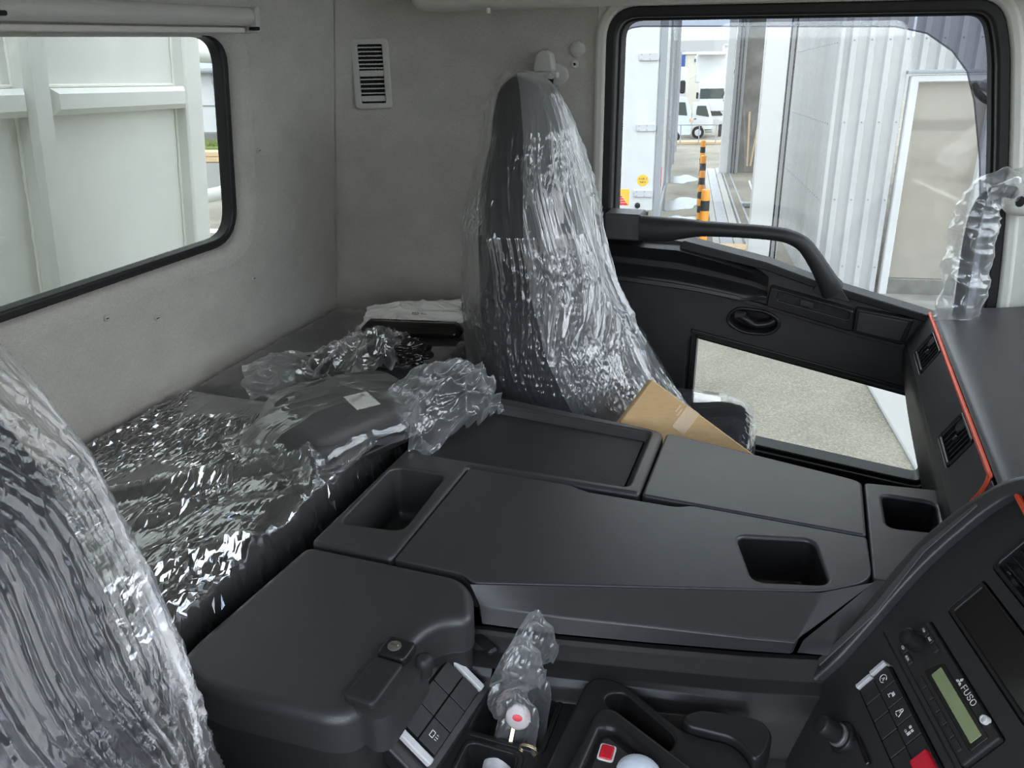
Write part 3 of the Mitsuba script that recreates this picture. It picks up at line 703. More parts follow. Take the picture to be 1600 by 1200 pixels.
for k, a0 in enumerate((-0.235, 0.262)):
    a1 = a0 + (0.150, 0.136)[k]
    vt = part(dash, 'air_vent', mapped(slab(rrect(a0 + 0.001, a1 - 0.001, -0.077, -0.005, 0.010), -0.004, 0.003, 0.003, [rrect(a0 + 0.012, a1 - 0.010, -0.068, -0.012, 0.006)], bh=0.004), FACE), 'satin_black', 50, label='black slatted air vent')
    part(vt, 'duct', mapped(slab(rrect(a0 + 0.004, a1 - 0.004, -0.074, -0.008, 0.004), -0.045, -0.040, 0.001), FACE), 'deep_black')
    for j in range(6):
        aa = a0 + 0.024 + j * (a1 - a0 - 0.044) / 5
        part(vt, 'slat', mapped(moved(box((0, 0, 0), (0.0022, 0.058, 0.020), 0.0008, rot((0, 1, 0), 18)), (aa, -0.040, -0.012)), FACE), 'switch_black')
    part(vt, 'thumb_tab', mapped(box(((a0 + a1) / 2, -0.040, -0.001), (0.010, 0.012, 0.010), 0.002), FACE), 'switch_black')
    part(vt, 'thumb_wheel', mapped(moved(lathe([(0.020, -0.004), (0.022, 0.0), (0.020, 0.004)], 26), (0, 0, 0), rot((1, 0, 0), 90)), lambda p: FACE(p[:, [0, 2, 1]] * [1, 1, 0.35] + [a0 + 0.030, -0.016, -0.004])), 'switch_black')

# ================================================================ driver-side instrument stack
stack = thing('instrument_stack', 'black instrument stack angled to the driver with orange line, radio bay and switches', 'instrument panel')
ST = axes((0.134, 1.04, -0.86), (0.277, -0.961, 0.0), (0.5512, 0.1589, 0.8192))      # a: towards the driver, b: up, c: out
RIM = rpoly([(-0.022, -0.07), (-0.020, 0.0), (-0.050, 0.10), (-0.072, 0.20), (-0.064, 0.29), (-0.040, 0.370), (0.10, 0.45), (0.56, 0.45), (0.56, -0.30), (0.0, -0.30)], [0.03, 0.02, 0.1, 0.1, 0.06, 0.06, 0.1, 0.02, 0.02, 0.02], 6)
FIELD = rpoly([(0.006, -0.24), (0.008, 0.0), (-0.005, 0.08), (-0.026, 0.19), (-0.022, 0.30), (-0.010, 0.350), (0.12, 0.40), (0.49, 0.40), (0.49, -0.24)], [0.02, 0.02, 0.1, 0.1, 0.06, 0.05, 0.1, 0.02, 0.02], 6)
part(stack, 'rim', mapped(slab(RIM, -0.075, 0.012, 0.014, [FIELD], n=6, bh=0.005), ST), 'console_plastic', 50, label='raised dark rim')
part(stack, 'accent', mapped(slab(rpoly([(-0.016, -0.03), (-0.022, 0.09), (-0.047, 0.20), (-0.040, 0.30), (-0.034, 0.30), (-0.036, 0.20), (-0.008, 0.09), (-0.004, -0.03)], 0.002), 0.011, 0.0135, 0.001), ST), 'accent_grey', label='thin grey accent strip')
BAYS = [rrect(0.054, 0.258, 0.088, 0.150, 0.004), rrect(0.058, 0.258, 0.176, 0.240, 0.004), rrect(0.050, 0.30, 0.258, 0.330, 0.008), rrect(0.064, 0.262, 0.006, 0.068, 0.003)]
part(stack, 'field', mapped(slab(FIELD, -0.04, -0.002, 0.001, BAYS), ST), 'door_plastic', label='flat black panel')
part(stack, 'seam', mapped(slab(rpoly([(0.012, 0.079), (0.300, 0.079), (0.300, 0.0815), (0.012, 0.0815)], 0.0005), -0.01, -0.0015, 0.0002), ST), 'deep_black')
part(stack, 'orange_line', mapped(tube([(-0.030, 0.352, 0), (0.0, 0.345, 0.002), (0.05, 0.335, 0.002)], 0.0045, 8), lambda p: ST(p + [0, 0, 0.004])), 'orange_trim', label='orange accent line')
cov = part(stack, 'bay_cover', mapped(slab(rrect(0.060, 0.256, 0.178, 0.238, 0.004), -0.03, 0.0, 0.002, [rrect(0.068, 0.250, 0.184, 0.2345, 0.003)], bh=0.002), ST), 'satin_black', label='frame of the dark screen')
part(cov, 'screen', mapped(slab(rrect(0.067, 0.251, 0.183, 0.2355, 0.003), -0.03, -0.003, 0.0005), ST), 'gloss_black', label='dark glossy screen')
av = part(stack, 'air_vent', mapped(slab(rrect(0.052, 0.298, 0.260, 0.328, 0.008), -0.02, 0.004, 0.004, [rrect(0.060, 0.29, 0.267, 0.321, 0.005)], bh=0.003), ST), 'satin_black', 50)
part(av, 'duct', mapped(slab(rrect(0.055, 0.295, 0.262, 0.326, 0.004), -0.05, -0.045, 0.001), ST), 'deep_black')
for j in range(4):
    part(av, 'slat', mapped(moved(box((0, 0, 0), (0.230, 0.002, 0.018), 0.0006, rot((1, 0, 0), 20)), (0.175, 0.278 + 0.0125 * j, -0.010)), ST), 'switch_black')

rad = thing('car_radio', 'black car radio with a narrow green display and knob in the stack', 'radio')
part(rad, 'fascia', mapped(slab(rrect(0.056, 0.256, 0.090, 0.148, 0.004), -0.03, 0.004, 0.003), ST), 'switch_black')
part(rad, 'display_bezel', mapped(slab(rpoly([(0.118, 0.108), (0.128, 0.137), (0.248, 0.137), (0.248, 0.108)], 0.003), 0.0, 0.0052, 0.001), ST), 'gloss_black')
part(rad, 'display', mapped(slab(rrect(0.131, 0.241, 0.1145, 0.1315, 0.001), 0.0, 0.0058, 0.0004), ST), 'lcd_green', label='pale green display')
part(rad, 'volume_knob', mapped(lathe([(0.014, 0.0), (0.014, 0.006), (0.012, 0.020), (0.009, 0.022)], 26), lambda p: ST(p + [0.074, 0.119, 0.004])), 'satin_black', 40, label='round volume knob')
for k, (a, b_, w_, h_) in enumerate([(0.060, 0.096, 0.016, 0.010), (0.078, 0.094, 0.018, 0.010), (0.060, 0.134, 0.018, 0.010), (0.080, 0.135, 0.012, 0.009), (0.096, 0.134, 0.012, 0.009)]):
    part(rad, 'button', mapped(slab(rrect(a, a + w_, b_ - h_ / 2 + 0.003, b_ + h_ / 2 + 0.003, 0.002), 0.0, 0.0065, 0.001), ST), 'switch_black')
for k in range(6):
    part(rad, 'preset_button', mapped(slab(rrect(0.122 + 0.020 * k, 0.140 + 0.020 * k, 0.0945, 0.1025, 0.0015), 0.0, 0.006, 0.001), ST), 'switch_black')
part(rad, 'maker_name', mapped(meshkit.text_mesh('FUSO', 0.0085, 0.0004), lambda p: ST(p + [0.172, 0.1385, 0.0041])), 'legend_white', False, label='pale lettering')
tri = [[(0, 0), (0.0028, 0.0016), (0, 0.0032 * 1.6), (-0.0028, 0.0016)]]
part(rad, 'emblem', mapped(join(*[moved(slab(ccw([(0, 0), (0.0022, 0.0030), (0, 0.0062), (-0.0022, 0.0030)]), 0, 0.0006, 0.0001), (0.1645, 0.1420, 0.0040), rot((0, 0, 1), d)) for d in (0, 120, 240)]), ST), 'legend_white', False, label='three-pointed emblem')
part(rad, 'aux_socket', mapped(lathe([(0.0055, 0.0), (0.0055, 0.006), (0.0045, 0.0075), (0.0026, 0.0075), (0.0026, 0.004)], 20), lambda p: ST(p + [0.2285, 0.1445, 0.002])), 'legend_white', label='pale aux socket')
part(rad, 'button_legend', mapped(join(*[moved(meshkit.text_mesh(w_, 0.0035, 0.0004), (a, b_, 0.0066)) for w_, a, b_ in (('CD', 0.064, 0.0975), ('AUX', 0.081, 0.0955), ('FM', 0.064, 0.1355), ('AM', 0.0815, 0.1362))]), ST), 'legend_white', False)

bank = thing('switch_bank', 'two-row bank of black push switches with white symbols beside the radio', 'switch bank')
part(bank, 'frame', mapped(slab(rrect(0.066, 0.260, 0.008, 0.066, 0.003), -0.03, -0.001, 0.001), ST), 'deep_black')
for i in range(6):
    for j in range(2):
        part(bank, 'push_switch', mapped(slab(rrect(0.0705 + 0.0298 * i, 0.0705 + 0.0298 * i + 0.0288, 0.0095 + 0.0285 * j, 0.0095 + 0.0285 * j + 0.0272, 0.002), -0.01, 0.005 if j else 0.003, 0.0014), ST), 'switch_black')
for j in range(2):
    part(bank, 'end_cap', mapped(slab(rrect(0.0625, 0.0695, 0.0085 + 0.0292 * j, 0.0365 + 0.0292 * j, 0.002), -0.02, 0.009 if j else 0.007, 0.002), ST), 'silver_plastic', label='silver end cap')
ring = [(0.0058 * math.cos(a), 0.0058 * math.sin(a), 0) for a in np.linspace(0.5, 5.8, 22)]
def at_b(i, j, m):
    return mapped(m, lambda p: ST(p + [0.085 + 0.0298 * i, 0.0232 + 0.0285 * j, 0.0053]))
part(bank, 'restart_symbol', join(at_b(0, 1, tube(ring, 0.0006, 6)), at_b(0, 1, moved(meshkit.text_mesh('A', 0.0055, 0.0004), (-0.002, -0.0026, 0)))), 'legend_white', False)
part(bank, 'pedal_symbol', at_b(1, 1, join(box((0.001, 0.003, 0), (0.006, 0.005, 0.0006), 0.0002), box((-0.002, -0.004, 0), (0.006, 0.0012, 0.0006), 0.0002), box((-0.003, -0.001, 0), (0.0012, 0.004, 0.0006), 0.0002))), 'legend_white')
part(bank, 'lane_symbol', at_b(2, 1, join(moved(box((0, 0, 0), (0.0012, 0.012, 0.0006), 0.0002, rot((0, 0, 1), 18)), (0.003, 0.0005, 0)), moved(box((0, 0, 0), (0.0012, 0.012, 0.0006), 0.0002, rot((0, 0, 1), -18)), (-0.0025, 0.0005, 0)), box((0, -0.006, 0), (0.005, 0.0012, 0.0006), 0.0002), box((0.0, 0.001, 0), (0.0012, 0.004, 0.0006), 0.0002))), 'legend_white')
part(bank, 'truck_symbol', at_b(3, 1, join(box((-0.002, 0.004, 0), (0.004, 0.004, 0.0006), 0.0002), box((0.004, 0.004, 0), (0.004, 0.004, 0.0006), 0.0002), box((0.004, -0.002, 0), (0.004, 0.006, 0.0006), 0.0002), moved(meshkit.text_mesh('OFF', 0.0032, 0.0004), (-0.004, -0.006, 0)))), 'legend_white', False)
hz = thing('hazard_button', 'red hazard button at the lower end of the switch bank', 'button')
put(hz, mapped(slab(rrect(0.214, 0.250, 0.036, 0.064, 0.004), 0.004, 0.012, 0.003), ST), 'red_plastic')

lit = thing('cigarette_lighter', 'ribbed black plug in the dark panel below the switch bank', 'lighter')
LP = axes(ST(np.array([[0.112, -0.046, 0.0]]))[0], (0.277, -0.961, 0.0), (0.5512, 0.1589, 0.8192))
put(lit, mapped(lathe([(0.0135, -0.01), (0.0150, 0.004), (0.0150, 0.016), (0.0125, 0.020), (0.006, 0.021)], 28), lambda p: LP(p + [0.0, 0.0, 0.022])), 'rubber', 35)
part(lit, 'socket', mapped(lathe([(0.023, -0.03), (0.023, 0.0), (0.020, 0.005), (0.015, 0.005), (0.015, -0.005)], 28), LP), 'satin_black')
part(lit, 'collar', mapped(lathe([(0.0155, 0.004), (0.0165, 0.006), (0.0165, 0.009), (0.0150, 0.011)], 28), LP), 'lock_metal', label='metal collar')
part(lit, 'neck', mapped(lathe([(0.0105, 0.0), (0.0105, 0.024)], 24), LP), 'satin_black')
part(stack, 'card_slot', mapped(box((0.150, -0.022, 0.003), (0.050, 0.006, 0.004), 0.001), ST), 'gloss_black')

# ================================================================ bunk cushions under film
def ridge(n):
    return (1 - np.abs(2 * n - 1)) ** 2


def crumpled(x0, x1, y0, y1, count, height, seed, jag=0.0025, grainy=1.0):
    """A film drawn over something: random points joined to flat facets, so that it glints like creased foil."""
    r = np.random.default_rng(seed)
    nx = int(math.sqrt(count * grainy * (x1 - x0) / (y1 - y0))); ny = int(count / nx)
    u, v = np.meshgrid(np.linspace(0, 1, nx + 1), np.linspace(0, 1, ny + 1))
    edge = (u > 0) & (u < 1), (v > 0) & (v < 1)
    u = u + edge[0] * r.uniform(-0.46, 0.46, u.shape) / nx; v = v + edge[1] * r.uniform(-0.46, 0.46, v.shape) / ny
    x, y = x0 + (x1 - x0) * u, y0 + (y1 - y0) * v
    z = height(x, y) + r.normal(0, 1, x.shape) * jag * np.clip(2.2 * meshkit.noise(np.stack([x * 8, y * 5, 0 * x], -1), seed) - 0.45, 0.10, 1.3)
    side = smooth01((x - (x1 - 0.05)) / 0.02)
    x = x + side * (r.normal(0, 0.0035, x.shape) + 0.010 * (ridge(meshkit.noise(np.stack([y * 22, z * 9, 0 * x], -1), seed + 5)) - 0.4))
    P = np.stack([x, y, z], -1).reshape(-1, 3)
    i = (np.arange(ny)[:, None] * (nx + 1) + np.arange(nx)[None]).ravel()
    a = np.stack([i, i + 1, i + nx + 2, i + nx + 1], 1); odd = r.uniform(size=len(a)) < 0.5
    f = np.vstack([a[odd][:, [0, 1, 2]], a[odd][:, [0, 2, 3]], a[~odd][:, [0, 1, 3]], a[~odd][:, [1, 2, 3]]])
    return P, f


def cushion(x0, x1, y0, y1, z0, z1, r=0.045):
    pts = [(sx, sy, sz) for sx in (x0 + r, x1 - r) for sy in (y0 + r, y1 - r) for sz in (z0 + r, z1 - r)]
    s = m3.Manifold.sphere(r, 20)
    return m3.Manifold.batch_hull([s.translate(p) for p in pts])


def swell(x, y, x0, x1, y0, y1, z1, r):
    """The top of such a cushion, falling off at its edges."""
    d = np.minimum(np.minimum(x - x0, x1 - x), np.minimum(y - y0, y1 - y))
    q = np.clip(d / r, -0.6, 1)
    return z1 - r * (1 - np.sqrt(np.clip(1 - (1 - q) ** 2, 0.0, 1)))


def line_ridge(x, y, a, b, w, h):
    """A straight crease from a to b of width w and height h."""
    a, b = np.array(a), np.array(b); d = b - a; L = np.linalg.norm(d); d = d / L
    s = (x - a[0]) * d[0] + (y - a[1]) * d[1]; t = -(x - a[0]) * d[1] + (y - a[1]) * d[0]
    return h * np.exp(-(t / w) ** 2) * smooth01((s + 0.02) / 0.05) * smooth01((L - s + 0.02) / 0.05)


bunk = thing('bunk_box', 'black bunk box panel carrying the cushions along the rear wall', 'bunk')
put(bunk, box((-1.115, 1.13, -1.14), (0.62, 2.02, 0.40), 0.01), 'deep_black')
c1 = thing('bunk_cushion', 'long black bunk cushion under creased clear film beside the console', 'cushion')
put(c1, cushion(-1.395, -0.805, 0.16, 1.420, -0.935, -0.778, 0.04), 'vinyl', 50)
part(c1, 'piping', tube([(-0.812, 0.2, -0.83), (-0.812, 1.385, -0.83)], 0.005, 8), 'rubber')
c2 = thing('bunk_cushion', 'short black bunk cushion behind the passenger seat under smooth film', 'cushion')
put(c2, cushion(-1.395, -0.835, 1.432, 2.13, -0.935, -0.785, 0.04), 'vinyl', 50)


def film1(x, y):
    z = swell(x, y, -1.402, -0.790, 0.14, 1.434, -0.769, 0.05)
    n = lambda a, b, s: ridge(meshkit.noise(np.stack([x * a + 0.35 * y * a, y * b - 0.3 * x * b, 0 * x], -1), s))
    flat_ = smooth01((x + 1.36) / 0.22) * smooth01((1.44 - y) / 0.20 + 0.15)
    z = z + flat_ * (0.007 * n(7, 13, 1) * n(3, 4, 2) + 0.003 * n(22, 34, 3) + 0.004 * n(12, 9, 5))
    z = z + line_ridge(x, y, (-1.18, 0.90), (-0.86, 1.20), 0.016, 0.026) + line_ridge(x, y, (-0.97, 0.60), (-0.80, 0.93), 0.018, 0.026) + line_ridge(x, y, (-1.03, 0.86), (-0.97, 0.98), 0.012, 0.020)
    z = z + line_ridge(x, y, (-1.10, 1.36), (-1.02, 1.02), 0.010, 0.008) + line_ridge(x, y, (-0.90, 1.22), (-0.80, 1.08), 0.010, 0.012) + line_ridge(x, y, (-1.22, 1.18), (-1.02, 1.36), 0.008, 0.006)
    front = smooth01((x + 0.86) / 0.05)
    return z + front * 0.010 * n(10, 30, 7) - np.clip(x + 0.800, 0, 1) * 5.0 * (1 + 0.25 * n(6, 16, 8))


cv = thing('bunk_film', 'clear creased plastic film stretched over the long bunk cushion', 'plastic film')
put(cv, crumpled(-1.405, -0.757, 0.14, 1.436, 36000, film1, 5, 0.0024, 3.2), 'creased_film', 34)


def film2(x, y):
    z = swell(x, y, -1.402, -0.822, 1.425, 2.14, -0.776, 0.045)
    n = ridge(meshkit.noise(np.stack([x * 8, y * 5, 0 * x], -1), 4))
    return z + 0.003 * n + line_ridge(x, y, (-1.05, 1.46), (-0.86, 1.47), 0.010, 0.010)


cv = thing('bunk_film', 'smooth clear plastic film lying over the short bunk cushion', 'plastic film')
put(cv, crumpled(-1.405, -0.815, 1.425, 2.14, 4000, film2, 9, 0.0004), 'clear_film', 40)

# the bagged pad and the loose film behind it
pad = thing('bagged_pad', 'flat black padded board with a white label in a clear bag on the bunk', 'pad')
PR = axes((-0.875, 1.345, -0.715), (0.30, 0.954, 0.0), (-0.945, 0.297, 0.12))
put(pad, mapped(slab(rpoly([(-0.140, -0.070), (0.165, -0.092), (0.185, 0.085), (0.060, 0.150), (-0.120, 0.135)], [0.05, 0.04, 0.04, 0.05, 0.05], 6), -0.055, 0.0, 0.022, n=6), PR), 'pad_vinyl', 50)
part(pad, 'side_seam', mapped(tube(np.column_stack([inset(rpoly([(-0.140, -0.070), (0.165, -0.092), (0.185, 0.085), (0.060, 0.150), (-0.120, 0.135)], [0.05, 0.04, 0.04, 0.05, 0.05], 6), -0.001), np.full(30 + 5 * 1, -0.028)[:1].repeat(35)]), 0.003, 6), PR), 'rubber', 50)
lb = part(pad, 'label', mapped(box((0.030, -0.008, 0.0015), (0.066, 0.056, 0.001), 0.0003, rot((0, 0, 1), 74)), PR), 'sticker_white', label='white printed label')
part(lb, 'print', mapped(moved(meshkit.text_mesh('83/014', 0.0090, 0.0004), (0.050, 0.014, 0.0022), rot((0, 0, 1), 194)), PR), 'ink', False)
part(pad, 'underside', mapped(slab(rpoly([(-0.16, -0.095), (0.18, -0.12), (0.18, 0.08), (-0.12, 0.10)], 0.04, 5), -0.075, -0.058, 0.006), PR), 'rubber', 50)


def bag_sheet(o, h, v, n, w, seed, lift, folds=(7, 7), amp=0.02, res=110):
    """A loose piece of film: a sheet over o + a h + b v, lifted along n by folds."""
    A = axes(o, h, v)
    u, q = np.meshgrid(np.linspace(-1, 1, res), np.linspace(-1, 1, res))
    rim = 1 - 0.22 * meshkit.noise(np.stack([np.arctan2(q, u) * 2.2, 0 * u, 0 * u], -1), seed)
    a, b = u * w[0] * rim, q * w[1] * rim
    P = np.stack([a * 24, b * 24, 0 * a], -1)
    c = lift(u, q) + amp * ridge(meshkit.noise(np.stack([u * folds[0], q * folds[1], 0 * u], -1), seed + 1)) + 0.25 * amp * ridge(meshkit.noise(np.stack([u * 2.2 * folds[0] + q * 4, q * 2.2 * folds[1], 0 * u], -1), seed + 2)) + 0.05 * amp * ridge(meshkit.noise(np.stack([u * 8 * folds[0], q * 7 * folds[1] + u * 9, 0 * u], -1), seed + 3))
    i = (np.arange(res - 1)[:, None] * res + np.arange(res - 1)[None]).ravel()
    f = np.vstack([np.stack([i, i + 1, i + res + 1], 1), np.stack([i, i + res + 1, i + res], 1)])
    return A(np.stack([a, b, c], -1).reshape(-1, 3)), f


dome = lambda h: (lambda u, v: h * np.sqrt(np.clip(1 - np.clip(u * u + v * v, 0, 1) ** 1.5, 0, 1)))
pb_ = thing('pad_bag', 'clear plastic bag tied around the black pad on the bunk', 'plastic bag')
put(pb_, bag_sheet((-0.910, 1.345, -0.775), (0.30, 0.954, 0), (-0.954, 0.30, 0), None, (0.235, 0.180), 21, dome(0.076), (2.2, 1.8), 0.012, 150), 'clear_film', 40)
lf = thing('crumpled_bag', 'crumpled bluish clear bag between the black pad and the wrapped passenger seat', 'plastic bag')
put(lf, bag_sheet((-0.735, 1.50, -0.775), (0.35, 0.93, 0.0), (-0.80, 0.30, 0.52), None, (0.165, 0.10), 31, dome(0.075), (3.2, 2.6), 0.042), 'milky_film', 60)
lf = thing('crumpled_bag', 'dark creased bag end lying behind the white-labelled pad', 'plastic bag')
put(lf, bag_sheet((-1.02, 1.67, -0.765), (0.5, 0.85, 0.0), (-0.85, 0.5, 0.15), None, (0.16, 0.085), 41, dome(0.055), (4, 3), 0.030), 'clear_film', 60)
lf = thing('crumpled_bag', 'small open flap of clear bag lying beside the felt wall', 'plastic bag')
put(lf, bag_sheet((-1.175, 1.525, -0.765), (0.75, 0.66, 0.0), (-0.60, 0.68, 0.42), None, (0.105, 0.075), 51, dome(0.03), (2, 2), 0.018), 'milky_film', 60)
dk = thing('dark_bundle', 'small crumpled black bundle in the bag beside the felt wall', 'bundle')
q = vf(trimesh.creation.icosphere(4, 1.0)); qd = 1 - 0.28 * ridge(meshkit.noise(q[0] * 3.2, 3))[:, None]
put(dk, moved((q[0] * qd * [0.075, 0.05, 0.032], q[1]), (-1.125, 1.60, -0.752), rot((0, 0, 1), 55)), 'gloss_black', 30)
dk = thing('dark_bundle', 'crumpled black film bundle behind the bagged pad near the seat', 'bundle')
put(dk, moved((q[0] * qd * [0.095, 0.06, 0.05], q[1]), (-0.955, 1.73, -0.745), rot((0, 0, 1), 30)), 'gloss_black', 30)
wb = thing('printed_bag', 'flat pale grey printed bag lying on the bunk behind the passenger seat', 'bag')
WB = axes((-1.075, 2.03, -0.742), (0.985, 0.17, 0.06), (-0.17, 0.80, 0.55))
put(wb, bag_sheet((-1.06, 2.02, -0.745), (0.985, 0.17, 0.10), (-0.17, 0.80, 0.55), None, (0.19, 0.055), 61, dome(0.02), (3, 2), 0.012), 'sticker_white', 60)
for w_, x_ in (('NO. 83', 0.02), ('PE', 0.10)):
    part(wb, 'print', mapped(moved(meshkit.text_mesh(w_, 0.010, 0.0004), (x_, -0.030, 0.030)), WB), 'ink', False)
part(wb, 'dark_underside', moved(box((0, 0, 0), (0.30, 0.07, 0.05), 0.02, rot((0, 0, 1), 10)), (-1.03, 1.955, -0.765)), 'gloss_black', 50)

# ================================================================ seats and their covers
def table(rows):
    a = np.array(rows, float)[::-1]                     # by rising height
    return lambda z: [np.interp(z, a[:, 0], a[:, k]) for k in range(1, a.shape[1])]


def shell_rings(rows, grow=0.0, nt=64, nh=40, p=3.0, z_top=None):
    a = np.array(rows, float); g = table(rows); t = np.arange(nt) * 2 * math.pi / nt; c, s = np.cos(t), np.sin(t)
    ex, ey = np.sign(c) * np.abs(c) ** (2 / p), np.sign(s) * np.abs(s) ** (2 / p); rings = []
    for z in np.linspace(a[-1, 0], a[0, 0], nh):
        x0, x1, y0, y1 = g(z)
        rings.append(np.stack([(x0 + x1) / 2 + ((x1 - x0) / 2 + grow) * ex, (y0 + y1) / 2 + ((y1 - y0) / 2 + grow) * ey, np.full(nt, z)], 1))
    return rings


def draped(rows, nt=420, nh=240, p=2.6, fold=0.016, fine=0.004, seed=1, folds=14, top=0.12, sway=0.8, arc=(0, 1), slant=0.0, tall=20):
    """A film bag pulled over a seat: folds that fan out and deepen downwards, fine creases everywhere. arc: the share of the way round, from the front, that this panel covers."""
    full = 960
    rings = np.array(shell_rings(rows, 0.0, full, nh, p))
    length = np.linalg.norm(np.diff(rings[0], axis=0, append=rings[0][:1]), axis=1); way = np.concatenate([[0], np.cumsum(length)[:-1]]) / length.sum()
    t = np.arange(full) * 2 * math.pi / full
    q = np.linspace(arc[0], arc[1], nt, endpoint=not (arc[1] - arc[0] > 0.999)); at = np.interp(np.mod(q, 1.0), np.append(way, 1.0), np.append(np.arange(full), full)); i0 = np.floor(at).astype(int) % full; fr = (at - np.floor(at))[None, :, None]
    rings = rings[:, i0] * (1 - fr) + rings[:, (i0 + 1) % full] * fr
    ang = np.interp(np.mod(q, 1.0), np.append(way, 1.0), np.append(t, 2 * math.pi)); out = np.stack([np.cos(ang), np.sin(ang), 0 * ang], 1)[None]
    z = rings[:, :, 2]; k = (z.max() - z) / (z.max() - z.min())
    s = q[None] + 0 * z + slant * k + 0.09 * (meshkit.noise(rings * 4, seed + 8) - 0.5)
    r1 = ridge(meshkit.noise(np.stack([s * folds, z * sway, 0 * z], -1), seed)) ** 1.3
    r2 = ridge(meshkit.noise(np.stack([s * folds * 2.6, z * sway * 1.6, 0 * z], -1), seed + 1)) ** 1.5
    r3 = ridge(meshkit.noise(np.stack([s * folds * 6.5, z * sway * 3.0, 0 * z], -1), seed + 5))
    calm = np.clip(2.4 * meshkit.noise(rings * 5 + 3, seed + 6) - 0.5, 0.12, 1.2)
    f = fold * smooth01(k / top) * (0.30 + 0.70 * k) * (r1 + (0.50 * r2 + 0.22 * r3) * calm - 0.5)
    Q = rings * np.array([60, 60, tall]); Q[..., 2] += 9 * rings[..., 0] + 2.0 * meshkit.noise(rings * 7, seed + 12)
    R = rings * np.array([150, 150, 4 * tall])
    w = np.clip(2.2 * meshkit.noise(rings * 8, seed + 7) - 0.55, 0, 1.3)
    f = f + fine * w * (ridge(meshkit.noise(Q, seed + 2)) * ridge(meshkit.noise(Q * 0.45, seed + 3)) + 0.45 * ridge(meshkit.noise(R, seed + 4))) * (0.35 + 0.65 * k)
    rings = rings + out * f[..., None]
    return loft(list(rings), False, arc[1] - arc[0] > 0.999, closed=arc[1] - arc[0] > 0.999)


PSEAT = [(-0.072, -0.700, -0.685, 1.935, 1.955), (-0.075, -0.710, -0.670, 1.915, 1.975), (-0.082, -0.718, -0.655, 1.892, 1.998), (-0.096, -0.726, -0.632, 1.870, 2.022), (-0.120, -0.733, -0.612, 1.848, 2.046), (-0.160, -0.740, -0.595, 1.830, 2.065), (-0.215, -0.745, -0.585, 1.818, 2.085), (-0.26, -0.752, -0.575, 1.785, 2.140),
         (-0.32, -0.765, -0.560, 1.762, 2.180), (-0.45, -0.775, -0.540, 1.748, 2.195), (-0.62, -0.775, -0.522, 1.748, 2.195), (-0.80, -0.765, -0.510, 1.748, 2.195), (-1.00, -0.755, -0.495, 1.76, 2.185)]
seat = thing('passenger_seat', 'dark blue-black high-backed passenger seat under clear plastic by the door', 'seat')
part(seat, 'backrest', loft(shell_rings(PSEAT, -0.004), True, True), 'seat_cloth', 50, label='dark striped cloth backrest')
for k in range(6):
    x = -0.700 + 0.020 * k
    part(seat, 'stitch_line', tube([(x - 0.01, 1.765, -0.34), (x, 1.751, -0.55), (x + 0.005, 1.751, -0.78)], 0.0022, 6), 'rubber')
part(seat, 'cushion', cushion(-0.72, -0.070, 1.73, 2.20, -1.10, -0.962, 0.05), 'seat_cloth', 50, label='dark seat cushion')
part(seat, 'base', box((-0.42, 1.97, -1.19), (0.42, 0.36, 0.30), 0.02), 'deep_black')
PBAG = [(-0.062, -0.704, -0.682, 1.934, 1.956), (-0.065, -0.716, -0.664, 1.912, 1.978), (-0.073, -0.727, -0.642, 1.884, 2.006), (-0.088, -0.736, -0.620, 1.862, 2.030), (-0.112, -0.744, -0.600, 1.840, 2.056), (-0.150, -0.753, -0.580, 1.820, 2.080), (-0.19, -0.762, -0.562, 1.802, 2.115), (-0.25, -0.774, -0.546, 1.785, 2.155), (-0.32, -0.792, -0.526, 1.755, 2.195),
        (-0.42, -0.808, -0.500, 1.722, 2.21), (-0.55, -0.812, -0.470, 1.715, 2.215), (-0.68, -0.808, -0.420, 1.71, 2.22), (-0.80, -0.800, -0.340, 1.705, 2.22), (-0.90, -0.795, -0.265, 1.71, 2.22), (-1.02, -0.785, -0.21, 1.72, 2.22)]
cv = thing('seat_cover_film', 'clear pleated plastic cover hanging over the passenger seat back', 'plastic cover')
put(cv, draped(PBAG, 620, 300, 2.6, 0.034, 0.011, 11, 9, 0.25, 0.8, tall=13), 'clear_film', 40)
FBAG = [(z, x0 - 0.010, x1 + 0.014, y0 - 0.014, y1 + 0.010) for z, x0, x1, y0, y1 in PBAG]
part(cv, 'front_pleats', draped(FBAG[1:], 420, 300, 2.6, 0.066, 0.011, 37, 13, 0.35, 0.75, (0.80, 0.995), 0.06, 11), 'pleat_film', 40, label='milky gathered pleats over the front')
cv = thing('cushion_film', 'clear crinkled plastic cover over the front of the passenger seat cushion', 'plastic cover')
CB = [(-0.938, -0.30, -0.115, 1.80, 2.14), (-0.943, -0.36, -0.082, 1.76, 2.18), (-0.958, -0.42, -0.060, 1.725, 2.205), (-1.0, -0.45, -0.052, 1.715, 2.21), (-1.12, -0.45, -0.054, 1.715, 2.21)]
put(cv, draped(CB, 300, 120, 4.0, 0.014, 0.008, 17, 18, 0.1, 3.0), 'clear_film', 40)

